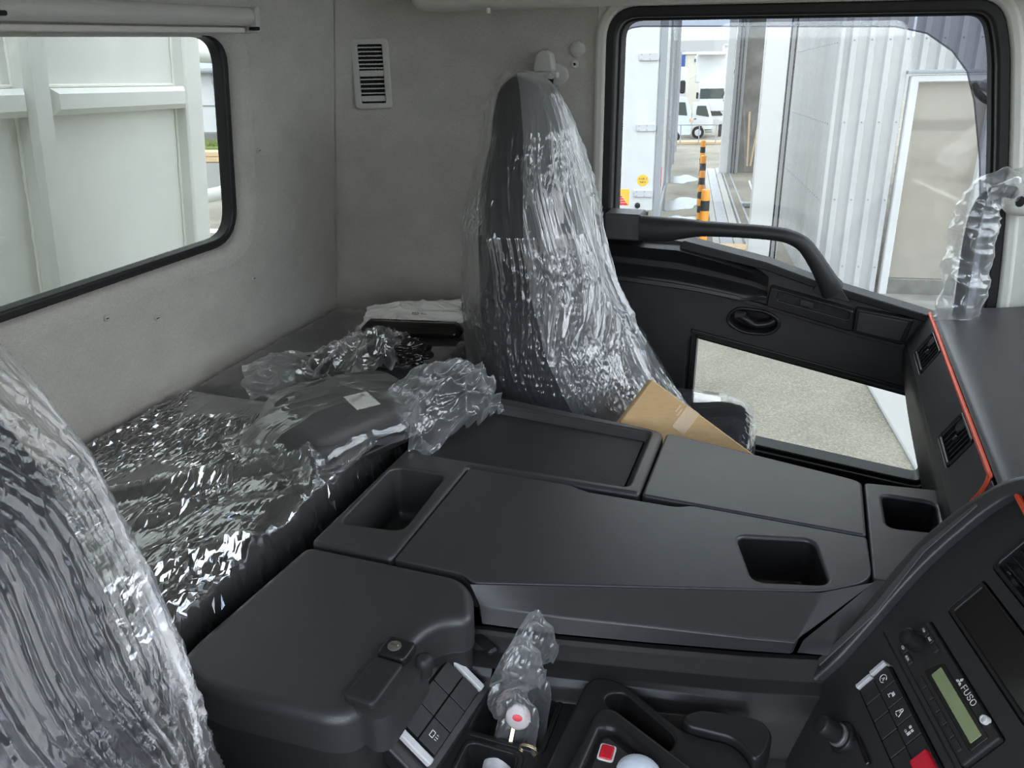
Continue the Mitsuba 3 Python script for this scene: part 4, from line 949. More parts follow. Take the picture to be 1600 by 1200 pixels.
DSEAT = [(-0.050, -1.05, -0.955, 0.22, 0.39), (-0.10, -1.07, -0.895, 0.18, 0.44), (-0.20, -1.06, -0.822, 0.14, 0.50), (-0.30, -1.03, -0.758, 0.10, 0.54), (-0.42, -0.985, -0.694, 0.07, 0.558), (-0.56, -0.88, -0.632, 0.06, 0.540), (-0.66, -0.80, -0.577, 0.06, 0.506), (-0.72, -0.79, -0.544, 0.06, 0.476), (-0.86, -0.79, -0.467, 0.06, 0.440), (-1.05, -0.79, -0.372, 0.06, 0.41)]
seat = thing('driver_seat', 'dark driver seat back under tight clear plastic at the near side of the console', 'seat')
part(seat, 'backrest', loft(shell_rings(DSEAT, -0.004, p=3.4), True, True), 'seat_cloth', 50)
part(seat, 'cushion', cushion(-0.86, -0.20, 0.08, 0.55, -1.20, -1.04, 0.06), 'seat_cloth', 50)
part(seat, 'base', box((-0.55, 0.32, -1.27), (0.42, 0.36, 0.15), 0.02), 'deep_black')
DBAG = [(-0.035, -1.06, -0.94, 0.20, 0.41), (-0.09, -1.09, -0.865, 0.15, 0.475), (-0.20, -1.08, -0.790, 0.11, 0.535), (-0.30, -1.05, -0.726, 0.07, 0.575), (-0.42, -1.005, -0.662, 0.04, 0.594), (-0.56, -0.90, -0.600, 0.03, 0.575), (-0.66, -0.82, -0.545, 0.03, 0.540), (-0.72, -0.80, -0.512, 0.03, 0.508), (-0.86, -0.80, -0.435, 0.03, 0.470), (-1.05, -0.80, -0.34, 0.03, 0.44)]
cv = thing('seat_cover_film', 'tight streaky clear plastic cover over the driver seat back in the near corner', 'plastic cover')
put(cv, draped(DBAG, 1300, 300, 3.4, 0.020, 0.0085, 23, 46, 0.05, 0.9, tall=9), 'thin_film', 40)

# ================================================================ loose things
cb = thing('cardboard_box', 'plain brown cardboard box wedged between console and passenger seat', 'box')
E1 = np.array([(-0.290, 1.735, -0.735), (-0.365, 1.70, -0.84), (-0.050, 1.735, -0.915)])
hx = E1[2] - E1[0]; hx = hx / np.linalg.norm(hx)
BX = axes(E1[0], hx, -(E1[1] - E1[0]) * [1, 0.3, 1])
BX = axes((-0.281, 1.690, -0.718), (0.84, 0.0, -0.54), (0.42, 0.45, 0.78))         # a: along the upper edge, b: up the face, c: towards the driver
BX_SIZE = (0.335, 0.205, 0.075)
put(cb, mapped(box((BX_SIZE[0] / 2, -BX_SIZE[1] / 2, -BX_SIZE[2] / 2), BX_SIZE, 0.0025), BX), 'cardboard')
part(cb, 'tape', mapped(join(box((0.118, -0.030, 0.0006), (0.034, 0.060, 0.0009), 0.0002), box((0.118, 0.0006, -0.02), (0.034, 0.0009, 0.04), 0.0002)), BX), 'tape', label='strip of clear tape')
part(cb, 'tear_mark', mapped(join(*[box((0.088 + 0.008 * k, -0.018 - 0.006 * (k % 3), 0.0007), (0.004, 0.020, 0.0009), 0.0002) for k in range(4)]), BX), 'tape', label='torn remains of tape')
part(cb, 'flap_seam', mapped(box((BX_SIZE[0] / 2, 0.0003, -BX_SIZE[2] / 2), (BX_SIZE[0] - 0.01, 0.0008, 0.0015), 0.0002), BX), 'dirty_board')

KL = np.array([(-0.295, -0.732), (-0.312, -0.767), (-0.327, -0.805), (-0.335, -0.843), (-0.338, -0.874), (-0.331, -0.908), (-0.338, -0.949), (-0.350, -1.005), (-0.356, -1.03)])
KR = np.array([(-0.273, -0.739), (-0.254, -0.756), (-0.248, -0.781), (-0.259, -0.812), (-0.281, -0.835), (-0.274, -0.865), (-0.266, -0.898), (-0.268, -0.942), (-0.274, -0.985)])


def key_sleeve(u, v):
    t = v * (len(KL) - 1); i = np.minimum(t.astype(int), len(KL) - 2); k = (t - i)[..., None]
    a, b = KL[i] * (1 - k) + KL[i + 1] * k, KR[i] * (1 - k) + KR[i + 1] * k
    p = a + (b - a) * u[..., None]
    q = np.stack([u * 3.2 + v * 2, v * 7 - u, 0 * u], -1)
    y = 0.792 + 0.016 * np.sin(math.pi * u) * np.sign(1) - 0.012 * np.sin(v * 7) + 0.015 * (ridge(meshkit.noise(q, 3)) - 0.4) + 0.0025 * ridge(meshkit.noise(q * 2.6, 5))
    return p[..., 0], y, p[..., 1]


ks = thing('key_sleeve', 'twisted clear plastic sleeve standing out of the front cubby with keys in it', 'plastic sleeve')
put(ks, join(grid(60, 160, key_sleeve), moved(grid(60, 160, lambda u, v: key_sleeve(1 - u, v)), (0.002, 0.052, 0.0))), 'milky_film', 60)
kf = thing('car_key', 'white round key fob with a red mark inside the clear sleeve', 'key')
KF = axes((-0.303, 0.822, -0.908), (1, 0.15, -0.15), (0.0, 0.45, 0.89))
put(kf, mapped(lathe([(0.015, -0.005), (0.0185, -0.002), (0.0185, 0.002), (0.015, 0.005), (0.004, 0.006)], 28), KF), 'white_plastic', 50)
part(kf, 'red_mark', mapped(lathe([(0.006, 0.0), (0.006, 0.0062), (0.002, 0.0066)], 20), lambda p: KF(p * [1.25, 0.85, 1] + [-0.001, 0.0, 0])), 'red_plastic', label='red oval mark')
part(kf, 'large_head', mapped(lathe([(0.020, -0.010), (0.027, -0.003), (0.027, 0.003), (0.020, 0.010), (0.006, 0.013)], 28), lambda p: KF(p + [-0.010, -0.080, 0.0])), 'silver_plastic', 50)
part(kf, 'shank', mapped(box((-0.004, -0.036, -0.002), (0.007, 0.05, 0.002), 0.0008), KF), 'brass')
kr = thing('key_ring', 'small brass split ring hanging beside the white key fob', 'key ring')
rg = lambda r, dy: tube([(-0.279 + r * math.cos(a), 0.795 + dy, -0.938 + 0.55 * r * math.sin(a)) for a in np.linspace(0, 2 * math.pi, 33)], 0.0011, 8, False, up=(0, 1, 0))
put(kr, join(rg(0.0145, 0.0), rg(0.0140, 0.003)), 'brass', 60)

# grab handle on the windscreen pillar
gh = thing('grab_handle', 'dark grab handle on the windscreen pillar in a crumpled clear sleeve', 'grab handle')
GP = smooth_path([(0.472, 2.235, -0.352), (0.445, 2.215, -0.346), (0.415, 2.20, -0.352), (0.398, 2.195, -0.385), (0.393, 2.195, -0.44), (0.396, 2.195, -0.52), (0.402, 2.195, -0.62), (0.408, 2.20, -0.72)], 8)
part(gh, 'bar', tube(GP, 0.0145, 14), 'switch_black', 60)
part(gh, 'mount', mapped(slab(rrect(0.460, 0.540, -0.412, -0.300, 0.03), -0.02, 0.055, 0.02, n=5), facing(2.30)), 'pale_trim', 50, label='pale rounded upper mount')
part(gh, 'mount_hole', mapped(lathe([(0.010, 0.0), (0.010, 0.0565), (0.004, 0.057)], 18), lambda p: facing(2.30)(p * [1, 1.3, 1] + [0.492, -0.374, 0])), 'deep_black')


def sleeve(path, r0, seed, n=72, stretch=(1, 1), amp=0.010, freq=34):
    p = np.asarray(path); t = np.gradient(p, axis=0); t /= np.linalg.norm(t, axis=1, keepdims=True); a = np.arange(n) * 2 * math.pi / n; rings = []
    for i in range(len(p)):
        s = np.cross(t[i], [0, 1, 0]); s /= np.linalg.norm(s); w = np.array([0, 1.0, 0])
        d = np.cos(a)[:, None] * s * stretch[0] + np.sin(a)[:, None] * w * stretch[1]
        q = p[i] + d * r0[i]
        rings.append(q + d * (amp * (2.0 * ridge(meshkit.noise(q * freq, seed)) - 0.7 + 0.7 * ridge(meshkit.noise(q * freq * 2.7, seed + 1))))[:, None])
    return flipped(loft(rings))


hs = thing('handle_sleeve', 'crumpled clear plastic sleeve around the pillar grab handle', 'plastic sleeve')
hp = smooth_path([(0.490, 2.24, -0.350), (0.450, 2.215, -0.338), (0.412, 2.20, -0.352), (0.398, 2.195, -0.395), (0.396, 2.195, -0.45), (0.397, 2.195, -0.53), (0.402, 2.195, -0.62), (0.406, 2.20, -0.72)], 18)
put(hs, sleeve(hp, np.interp(np.linspace(0, 1, len(hp)), [0, 0.12, 0.3, 0.45, 0.7, 1], [0.020, 0.034, 0.032, 0.040, 0.042, 0.045]), 71, stretch=(1.0, 0.7), amp=0.009, freq=17), 'milky_film', 50)

# ================================================================ the yard outside (yard coordinates: paving at GROUND)
def oput(key, mesh, m, smooth=35, label=None):
    return put(key, mesh, m, smooth, True, label)


def opart(parent, name, mesh, m, smooth=35, label=None):
    return part(parent, name, mesh, m, smooth, True, label)


g = struct('ground')


def fall(y):
    return np.interp(y, [-200, 34, 60, 300], [GROUND, GROUND, -4.28, -4.28])


gy = np.array([-60, -20, 0, 5, 10, 20, 34, 40, 50, 60, 90, 160.0])
gv = np.array([(x, y, fall(y)) for y in gy for x in (-70.0, 70.0)]); k = np.arange(len(gy) - 1) * 2
oput(g, (gv, np.vstack([np.stack([k, k + 1, k + 3], 1), np.stack([k, k + 3, k + 2], 1)])), 'gravel', True)
ap = thing('concrete_apron', 'pale smooth concrete apron strip bordering the gravel below the door window', 'paving')
oput(ap, box((2.25, 4.6, GROUND + 0.012), (1.30, 5.4, 0.03), 0.008), 'concrete')
ap = thing('asphalt_patch', 'darker brown asphalt patch at the foot of the glossy shed door', 'paving')
oput(ap, box((3.4, 8.66, GROUND + 0.008), (3.6, 2.55, 0.02), 0.004), 'dirty_board')
for k, (x, y, sx, sy, lab) in enumerate([(-0.06, 17.2, 0.42, 0.9, 'shallow puddle between the mesh fence and the second bollard'), (-0.12, 21.6, 0.34, 1.1, 'shallow puddle farther along, near the foot of the mesh fence'), (0.0, 15.2, 0.30, 0.45, 'small shallow puddle nearest to the door grip bar')]):
    pu = thing('puddle', lab, 'puddle')
    a = np.linspace(0, 2 * math.pi, 40, endpoint=False); rr = 1 + 0.25 * np.sin(2 * a + k) + 0.12 * np.sin(5 * a + 2 * k)
    v, f = fill([np.column_stack([x + sx * rr * np.cos(a), y + sy * rr * np.sin(a)])])
    oput(pu, (np.column_stack([v, np.full(len(v), GROUND + 0.004)]), f), 'still_water', False)
gr = thing('drain_grating', 'grey steel drain cover strip running along the shed beside the bollards', 'drain cover')
for k in range(12):
    opart(gr, 'plate', box((0.70, 12.95 + 0.98 * k, GROUND + 0.01), (0.20, 0.965, 0.02), 0.004), 'steel_grey')
opart(gr, 'kerb', box((0.54, 18.3, GROUND + 0.012), (0.10, 12.0, 0.024), 0.004), 'concrete')
opart(gr, 'kerb', box((0.88, 18.3, GROUND + 0.012), (0.13, 12.0, 0.024), 0.004), 'concrete')
kb = thing('kerb_block', 'yellow-brown painted kerb block at the near end of the drain cover strip', 'kerb block')
oput(kb, box((0.80, 12.2, GROUND + 0.05), (0.55, 0.45, 0.10), 0.02), 'wood_tan')
for k, (x, lab) in enumerate([(1.005, 'thin door rail in the paving, the one beside the drain cover'), (1.17, 'thin door rail in the paving, the one nearer the shed')]):
    rl = thing('floor_rail', lab, 'rail')
    oput(rl, box((x, 18.4, GROUND + 0.012), (0.035, 11.6, 0.024), 0.004), 'steel_grey')

# striped bollards
for k, (x, y, lab) in enumerate([(0.246, 9.8, 'orange and black striped bollard, the nearest of the three'), (0.281, 14.3, 'orange and black striped bollard, the middle one of the three'), (0.325, 17.8, 'orange and black striped bollard, the farthest of the three')]):
    bo = thing('striped_bollard', lab, 'bollard', 'striped bollards beside the shed')
    top = -1.222; r = 0.052
    oput(bo, moved(lathe([(r, top - 0.13), (r, top - 0.022), (0.044, top - 0.006), (0.026, top), (0.004, top + 0.002)], 20), (x, y, 0)), 'bollard_orange', 40)
    z = top - 0.13; n_ = 0
    while z > GROUND + 0.01:
        z0 = max(z - 0.118, GROUND)
        opart(bo, 'black_band' if n_ % 2 == 0 else 'orange_band', moved(lathe([(r, z0), (r, z)], 20), (x, y, 0)), 'bollard_black' if n_ % 2 == 0 else 'bollard_orange', 40)
        z = z0; n_ += 1

# corrugated shed
shed = thing('corrugated_shed', 'large shed clad in white-grey corrugated metal sheets with a tall doorway', 'shed')


def corrugated(n, pitch, depth, z0, z1, lo=0.36, hi=0.30):
    """n ribs along local x, standing from z0 to z1, out along -y."""
    xs, ys = [], []
    for i in range(n):
        for q, d in ((0, 0), (lo, 0), (lo + 0.10, 1), (lo + 0.10 + hi, 1), (lo + 0.20 + hi, 0)):
            xs.append((i + q) * pitch); ys.append(-d * depth)
    p = np.column_stack([xs, ys])
    return loft([np.column_stack([p, np.full(len(p), z)]) for z in (z0, z1)], closed=False)


FY = 10.0
opart(shed, 'cladding_sheet', moved(corrugated(4, 0.181, 0.060, GROUND, 4.2), (1.60, FY, 0)), 'zinc', 20, label='sheet beside the shed corner')
opart(shed, 'cladding_sheet', moved(corrugated(5, 0.181, 0.060, 0.045, 4.2), (1.60 + 4 * 0.181, FY, 0)), 'zinc', 20, label='sheet over the doorway')
opart(shed, 'cladding_sheet', moved(corrugated(40, 0.181, 0.060, GROUND, 4.2), (3.27, FY, 0)), 'zinc', 20)
opart(shed, 'side_cladding', mapped(corrugated(46, 0.092, 0.016, GROUND, 4.2), lambda p: np.stack([1.575 + p[:, 1], FY + 0.02 + p[:, 0], p[:, 2]], 1)), 'zinc', 20, label='finely ribbed side cladding')
opart(shed, 'corner_trim', box((1.588, FY - 0.02, 0.87), (0.045, 0.06, 6.65), 0.006), 'zinc')
for z in (0.36, -0.49, -1.34, -2.12):
    for i in range(4 if z < 0 else 10):
        opart(shed, 'bolt', moved(lathe([(0.010, 0), (0.010, 0.006), (0.004, 0.012)], 8), (1.60 + (i + 0.61) * 0.181, FY - 0.060, z), rot((1, 0, 0), 90)), 'steel_grey')
    for i in range(22):
        opart(shed, 'bolt', moved(lathe([(0.008, 0), (0.008, 0.005), (0.003, 0.010)], 6), (1.559, FY + 0.02 + (i * 2 + 0.6) * 0.092, z - 0.02), rot((0, 1, 0), -90)), 'steel_grey')
fr = opart(shed, 'door_frame', join(box((2.375, FY - 0.03, -1.23), (0.085, 0.12, 2.44), 0.01), box((3.205, FY - 0.03, -1.23), (0.085, 0.12, 2.44), 0.01), box((2.79, FY - 0.03, -0.045), (0.90, 0.12, 0.075), 0.01)), 'van_white', label='white door frame')
opart(shed, 'door_flashing', box((2.80, FY - 0.06, 0.022), (1.02, 0.12, 0.035), 0.006), 'steel_grey')
scene['glazed_cream'] = {'type': 'twosided', 'inner': {'type': 'principled', 'base_color': rgb(0.42, 0.385, 0.33), 'roughness': 0.02, 'specular': 0.9, 'metallic': 0.28}}
opart(shed, 'door_pane', box((2.79, FY + 0.03, -1.17), (0.80, 0.02, 2.18), 0.003), 'glazed_cream', label='glossy cream door pane')
opart(shed, 'door_sill', box((2.79, FY + 0.02, -2.36), (0.80, 0.10, 0.19), 0.004), 'dirty_board')
pl = thing('shed_pillar', 'white painted steel pillar at the open side of the shed', 'pillar')
oput(pl, box((0.95, 10.40, 0.87), (0.275, 0.16, 6.65), 0.012), 'van_white')
opart(pl, 'channel', box((1.13, 10.42, 0.87), (0.085, 0.12, 6.65), 0.008), 'zinc')
for x in (1.092, 1.150):
    opart(pl, 'groove', box((x, 10.345, 0.87), (0.012, 0.06, 6.65), 0.003), 'rubber')
opart(shed, 'side_wall_back', box((1.72, 12.2, 0.87), (0.06, 4.3, 6.6), 0.003), 'dirty_board')
opart(shed, 'dark_lining', box((1.78, 23.4, 0.7), (0.85, 0.10, 6.3), 0.005), 'dirty_board', label='dark stained lining of the open bay')
opart(shed, 'steel_post', box((1.235, 23.1, 0.7), (0.27, 0.16, 6.3), 0.01), 'steel_grey', label='grey steel post of the far bay')
opart(shed, 'post_groove', box((1.20, 23.0, 0.7), (0.02, 0.04, 6.3), 0.003), 'deep_black')
opart(shed, 'post_groove', box((1.28, 23.0, 0.7), (0.02, 0.04, 6.3), 0.003), 'deep_black')
opart(shed, 'white_post', box((0.985, 23.1, 0.7), (0.20, 0.14, 6.3), 0.01), 'van_white', label='white post of the far bay')
opart(shed, 'roof', box((6.0, 17.0, 4.3), (10.0, 14.2, 0.12), 0.01), 'zinc')
cl = thing('leaning_boards', 'brown boards and tools leaning in the dark bay of the shed', 'boards')
for k in range(4):
    opart(cl, 'board', moved(box((0, 0, 0), (0.05, 0.03, 1.7 - 0.3 * (k % 2)), 0.004, rot((0, 1, 0), -6 + 4 * k)), (1.50 + 0.09 * k, 23.0, -1.55)), 'wood_tan' if k % 2 else 'dirty_board')
hr = thing('hose_reel', 'round grey hose reel standing on the paving beside the white pillar', 'hose reel')
opart(hr, 'disc', moved(lathe([(0.20, -0.02), (0.21, 0.0), (0.20, 0.02)], 26), (1.33, 16.9, -2.15), rot((0, 1, 0), 70)), 'steel_grey')
opart(hr, 'rim', mapped(tube([(0.215 * math.cos(a), 0.215 * math.sin(a), 0) for a in np.linspace(0, 2 * math.pi, 33)], 0.018, 8, False), lambda p: p @ rot((0, 1, 0), 70).T + [1.33, 16.9, -2.15]), 'chrome', 60)
opart(hr, 'stand', box((1.30, 16.9, -2.40), (0.30, 0.24, 0.08), 0.01), 'steel_grey')

# white van body with its rear hinges
van = thing('box_van', 'white box van body with grey hinges and a red and yellow reflector label', 'van')
oput(van, box((-2.83, 10.1, 0.40), (5.0, 2.2, 3.55), 0.02), 'van_white')
opart(van, 'rear_frame', join(box((-0.295, 9.03, 0.40), (0.075, 0.06, 3.57), 0.008), box((-0.295, 11.17, 0.40), (0.075, 0.06, 3.57), 0.008), box((-0.295, 10.1, -1.40), (0.075, 2.2, 0.12), 0.008)), 'steel_grey')
opart(van, 'rear_door', box((-0.305, 10.1, 0.42), (0.05, 2.08, 3.45), 0.008), 'van_white')
for z in (0.215, -0.485, -1.175):
    hg = opart(van, 'hinge', mapped(slab(rrect(-0.545, -0.335, z - 0.040, z + 0.040, 0.02), -0.01, 0.022, 0.008), facing(9.0)), 'silver_plastic', 45, label='grey hinge strap')
    for dx in (-0.515, -0.43):
        for dz in (-0.022, 0.022):
            opart(hg, 'rivet', mapped(lathe([(0.007, 0.0), (0.007, 0.026), (0.003, 0.028)], 8), lambda p: facing(9.0)(p + [dx, z + dz, 0])), 'steel_grey')
st = opart(van, 'round_sticker', mapped(lathe([(0.062, 0.0), (0.062, 0.0015)], 32), lambda p: facing(8.999)(p + [-0.455, -1.035, 0])), 'label_yellow', label='round yellow sticker with two lines of print')
def glyphs(n, w, h, seed):
    r = np.random.default_rng(seed); out = []
    for i in range(n):
        for _ in range(5):
            if r.uniform() < 0.5: out.append(box((i * w + r.uniform(0.15, 0.75) * w, r.uniform(0.1, 0.9) * h, 0.0), (w * r.uniform(0.3, 0.7), h * 0.13, 0.0008), 0.0001))
            else: out.append(box((i * w + r.uniform(0.15, 0.75) * w, 0.5 * h, 0.0), (w * 0.13, h * r.uniform(0.5, 0.95), 0.0008), 0.0001))
    return join(*out)
k_ = opart(st, 'print', mapped(join(moved(glyphs(4, 0.024, 0.026, 1), (-0.502, -1.030, 0.002)), moved(glyphs(3, 0.024, 0.026, 2), (-0.492, -1.066, 0.002))), facing(8.999)), 'ink', False); labels[k_] = {'kind': 'stuff'}
lab = opart(van, 'reflector_label', mapped(slab([(-0.84, -1.305), (-0.595, -1.305), (-0.595, -1.13), (-0.84, -1.13)], -0.002, 0.0015, 0.0005), facing(9.0)), 'label_yellow', label='yellow label with a red stripe and white print')
opart(lab, 'red_stripe', mapped(slab([(-0.83, -1.13), (-0.735, -1.13), (-0.605, -1.305), (-0.745, -1.305)], 0.0, 0.0022, 0.0003), facing(9.0)), 'label_red')
for j in range(4):
    k_ = opart(lab, 'print', mapped(moved(glyphs(4, 0.020, 0.016, 5 + j), (-0.735 + 0.016 * j, -1.205 - 0.026 * j, 0.003)), facing(9.0)), 'sticker_white', False); labels[k_] = {'kind': 'stuff'}
opart(van, 'side_lamp', mapped(lathe([(0.030, 0.0), (0.030, 0.015), (0.018, 0.022)], 18), lambda p: facing(9.0)(p + [-0.50, -1.305, 0])), 'rubber')
opart(van, 'red_lamp', box((-0.262, 9.02, -1.0), (0.014, 0.03, 0.20), 0.003), 'red_plastic', label='small red marker lamp')
for x in (-1.6, -4.2):
    opart(van, 'wheel', moved(lathe([(0.30, -0.12), (0.42, -0.10), (0.44, 0.0), (0.42, 0.10), (0.30, 0.12)], 26), (x, 9.3, -2.0), rot((1, 0, 0), 90)), 'rubber')
opart(van, 'chassis', box((-2.9, 10.1, -1.62), (4.9, 1.2, 0.35), 0.02), 'deep_black')

# mesh fence behind the van
fe = thing('mesh_fence', 'tall grey wire mesh fence running away behind the white van', 'fence')
for y in (11.8, 16.4, 21.0, 25.6, 30.2):
    opart(fe, 'post', tube([(-0.40, y, GROUND), (-0.40, y, 0.85)], 0.035, 10), 'steel_grey')
wires = []
for z in np.arange(GROUND + 0.15, 1.9, 0.14):
    wires.append(box((-0.42, 21.2, z), (0.005, 19.0, 0.005), 0.001))
for y in np.arange(11.8, 30.4, 0.30):
    wires.append(box((-0.42, y, -0.3), (0.005, 0.005, 4.3), 0.001))
k_ = opart(fe, 'wire', join(*wires), 'steel_grey', False); labels[k_] = {'kind': 'stuff'}
lf_ = thing('low_fence', 'low thin grey pipe fence at the far kerb before the parked trucks', 'fence')
opart(lf_, 'rail', tube([(-1.2, 33, -1.69), (1.15, 33, -1.69)], 0.022, 8), 'steel_grey')
for x in (-1.1, -0.28, 0.42, 1.06):
    opart(lf_, 'post', tube([(x, 33, GROUND), (x, 33, -1.68)], 0.022, 8), 'steel_grey')
kb = thing('far_kerb', 'low earth-brown kerb across the yard before the far road', 'kerb')
oput(kb, box((0.4, 33.6, GROUND + 0.06), (3.6, 0.5, 0.14), 0.03), 'wood_tan')

# far trucks
def wheel(parent, x, y, z, r=0.42, side=True):
    R = rot((1, 0, 0), 90) if side else rot((0, 1, 0), 90)
    w = opart(parent, 'wheel', moved(lathe([(r * 0.72, -0.12), (r * 0.96, -0.11), (r, 0.0), (r * 0.96, 0.11), (r * 0.72, 0.12)], 20), (x, y, z), R), 'rubber')
    opart(w, 'hub', moved(lathe([(r * 0.55, -0.128), (r * 0.5, 0.0), (r * 0.55, 0.128)], 16), (x, y, z), R), 'silver_plastic')


def sideprism(poly, y0, y1, b=0.05):
    """An outline in (x, z) given depth from y0 (near) to y1."""
    return mapped(slab(poly, 0.0, y1 - y0, b, n=3), lambda p: np.stack([p[:, 0], y1 - p[:, 2], p[:, 1]], 1))


tk = thing('small_truck', 'small white cab-over truck seen from its side beyond the yard', 'truck')
opart(tk, 'cab', sideprism(rpoly([(0.25, -3.55), (0.25, -1.78), (0.40, -1.70), (1.30, -1.72), (1.62, -2.55), (1.78, -3.0), (1.78, -3.60), (1.15, -3.60), (1.0, -3.35), (0.5, -3.35)], 0.10), 64.0, 65.9), 'van_white', label='white cab')
opart(tk, 'side_window', sideprism(rpoly([(0.50, -2.55), (0.55, -1.92), (1.20, -1.92), (1.48, -2.72)], 0.08), 63.95, 64.02, 0.02), 'far_glass')
opart(tk, 'door_handle', box((0.45, 63.95, -2.85), (0.18, 0.05, 0.06), 0.01), 'rubber')
opart(tk, 'bumper', box((1.50, 64.9, -3.72), (0.55, 1.7, 0.22), 0.05), 'steel_grey')
opart(tk, 'bed', box((-0.9, 64.9, -2.95), (2.2, 1.8, 0.12), 0.03), 'van_white')
wheel(tk, 0.72, 64.2, -3.83, 0.45)
wheel(tk, -1.4, 64.2, -3.83, 0.45)
tk = thing('grey_truck', 'pale blue-grey truck cab parked beside the small white truck beyond the fence', 'truck')
opart(tk, 'cab', sideprism(rpoly([(-1.6, -3.75), (-1.6, -1.45), (-1.3, -1.22), (-0.30, -1.25), (0.12, -2.2), (0.17, -3.75), (-0.6, -3.75), (-0.8, -3.4), (-1.3, -3.4)], 0.12), 60.0, 62.0), 'pale_blue', label='blue-grey cab')
opart(tk, 'side_window', sideprism(rpoly([(-1.15, -2.35), (-1.10, -1.55), (-0.30, -1.55), (-0.12, -2.45)], 0.08), 59.95, 60.02, 0.02), 'far_glass')
opart(tk, 'marker_lamp', box((0.10, 59.96, -2.75), (0.10, 0.05, 0.22), 0.02), 'bollard_orange')
wheel(tk, -1.02, 60.2, -3.78, 0.50)
tk = thing('white_truck', 'tall white dump truck facing the yard behind the small white truck', 'truck')
opart(tk, 'cab', box((1.62, 67.2, -1.75), (2.05, 2.0, 3.0), 0.15), 'van_white', label='white cab')
opart(tk, 'windscreen', box((1.60, 66.17, -1.12), (1.75, 0.06, 0.72), 0.02), 'far_glass')
opart(tk, 'grille', box((1.66, 66.17, -2.55), (1.7, 0.06, 0.35), 0.02), 'rubber')
opart(tk, 'bumper', box((1.70, 66.15, -3.15), (2.05, 0.12, 0.42), 0.04), 'silver_plastic')
for x in (0.95, 2.40):
    opart(tk, 'headlamp', box((x, 66.10, -3.05), (0.30, 0.06, 0.18), 0.03), 'legend_white')
opart(tk, 'mirror', box((0.52, 66.2, -1.25), (0.16, 0.14, 0.45), 0.03), 'rubber')
opart(tk, 'mirror', box((2.72, 66.2, -1.25), (0.16, 0.14, 0.45), 0.03), 'rubber')
opart(tk, 'dump_body', box((1.45, 70.5, 0.70), (2.3, 5.0, 2.1), 0.06), 'van_white')
opart(tk, 'body_hood', box((1.45, 67.4, 1.70), (2.1, 1.6, 0.12), 0.03), 'van_white')
wheel(tk, 0.90, 66.9, -3.78, 0.50, False)
wheel(tk, 2.42, 66.9, -3.78, 0.50, False)
tk = thing('white_truck', 'white truck body with a dark round mirror partly hidden by the mesh fence', 'truck')
opart(tk, 'cab', box((-1.45, 68.5, -1.2), (2.2, 2.4, 4.1), 0.15), 'van_white')
opart(tk, 'mirror', box((-0.62, 66.8, -0.62), (0.42, 0.2, 0.95), 0.10), 'rubber', label='dark rounded mirror')
opart(tk, 'step', moved(box((0, 0, 0), (1.2, 0.10, 0.10), 0.02, rot((0, 1, 0), -35)), (0.05, 66.7, 0.1)), 'van_white')
opart(tk, 'wheel', moved(lathe([(0.35, -0.12), (0.48, 0.0), (0.35, 0.12)], 18), (-1.5, 67.2, -3.80), rot((1, 0, 0), 90)), 'rubber')
mc = thing('loading_crane', 'dark folded loading crane machinery at the end of the truck row', 'crane')
rg_ = np.random.default_rng(3)
opart(mc, 'mast', box((2.78, 64.5, -1.2), (0.22, 0.25, 3.4), 0.03), 'rubber')
for k in range(9):
    opart(mc, 'link', moved(box((0, 0, 0), (0.10, 0.10, 0.7), 0.02, rot((0, 1, 0), float(rg_.uniform(-50, 50)))), (2.62 + rg_.uniform(-0.22, 0.35), 64.4, -2.6 + 0.40 * k)), 'deep_black' if k % 3 else 'silver_plastic')

bl = thing('far_warehouse', 'cream two-storey warehouse far behind the truck row', 'building')
opart(bl, 'wall', box((4.0, 116, -0.6), (16.0, 10.0, 7.4), 0.05), 'beige_wall')
opart(bl, 'parapet', box((4.0, 110.9, 2.95), (16.2, 0.4, 0.30), 0.03), 'cream_panel')
opart(bl, 'recess_band', box((1.9, 110.95, 2.25), (3.4, 0.2, 0.75), 0.02), 'cream_panel')
for k in range(5):
    opart(bl, 'window', box((0.55 + 0.80 * k, 110.82, 2.1), (0.62, 0.08, 0.32), 0.02), 'far_glass')
opart(bl, 'sign', box((-1.2, 110.8, 2.2), (0.62, 0.10, 1.9), 0.02), 'flag_blue', label='tall blue sign')
opart(bl, 'red_sign', box((-1.72, 110.8, 2.2), (0.30, 0.10, 1.9), 0.02), 'label_red', label='narrow red sign')
bl = thing('white_block', 'plain white flat-roofed block beside the far cream warehouse', 'building')
oput(bl, box((5.6, 104, -0.3), (4.2, 6.0, 7.8), 0.05), 'van_white')
opart(bl, 'cornice', box((5.6, 100.9, 3.45), (4.3, 0.3, 0.22), 0.03), 'zinc')
for k, (z0, z1) in enumerate([(4.7, 5.6), (4.1, 4.9)]):
    w_ = thing('power_line', ('upper' if k == 0 else 'lower') + ' thin power line crossing the white sky over the trucks', 'cable')
    oput(w_, tube([(-4 + 13 * t, 90, z0 + (z1 - z0) * t - 0.5 * math.sin(math.pi * t)) for t in np.linspace(0, 1, 12)], 0.022, 6), 'steel_grey', 60)

# the truck's own steel body behind the rear window
def bodywall(p):
    return np.stack([-2.0 + 0.10 * (p[:, 1] + 0.3) + p[:, 2], p[:, 0], p[:, 1]], 1)


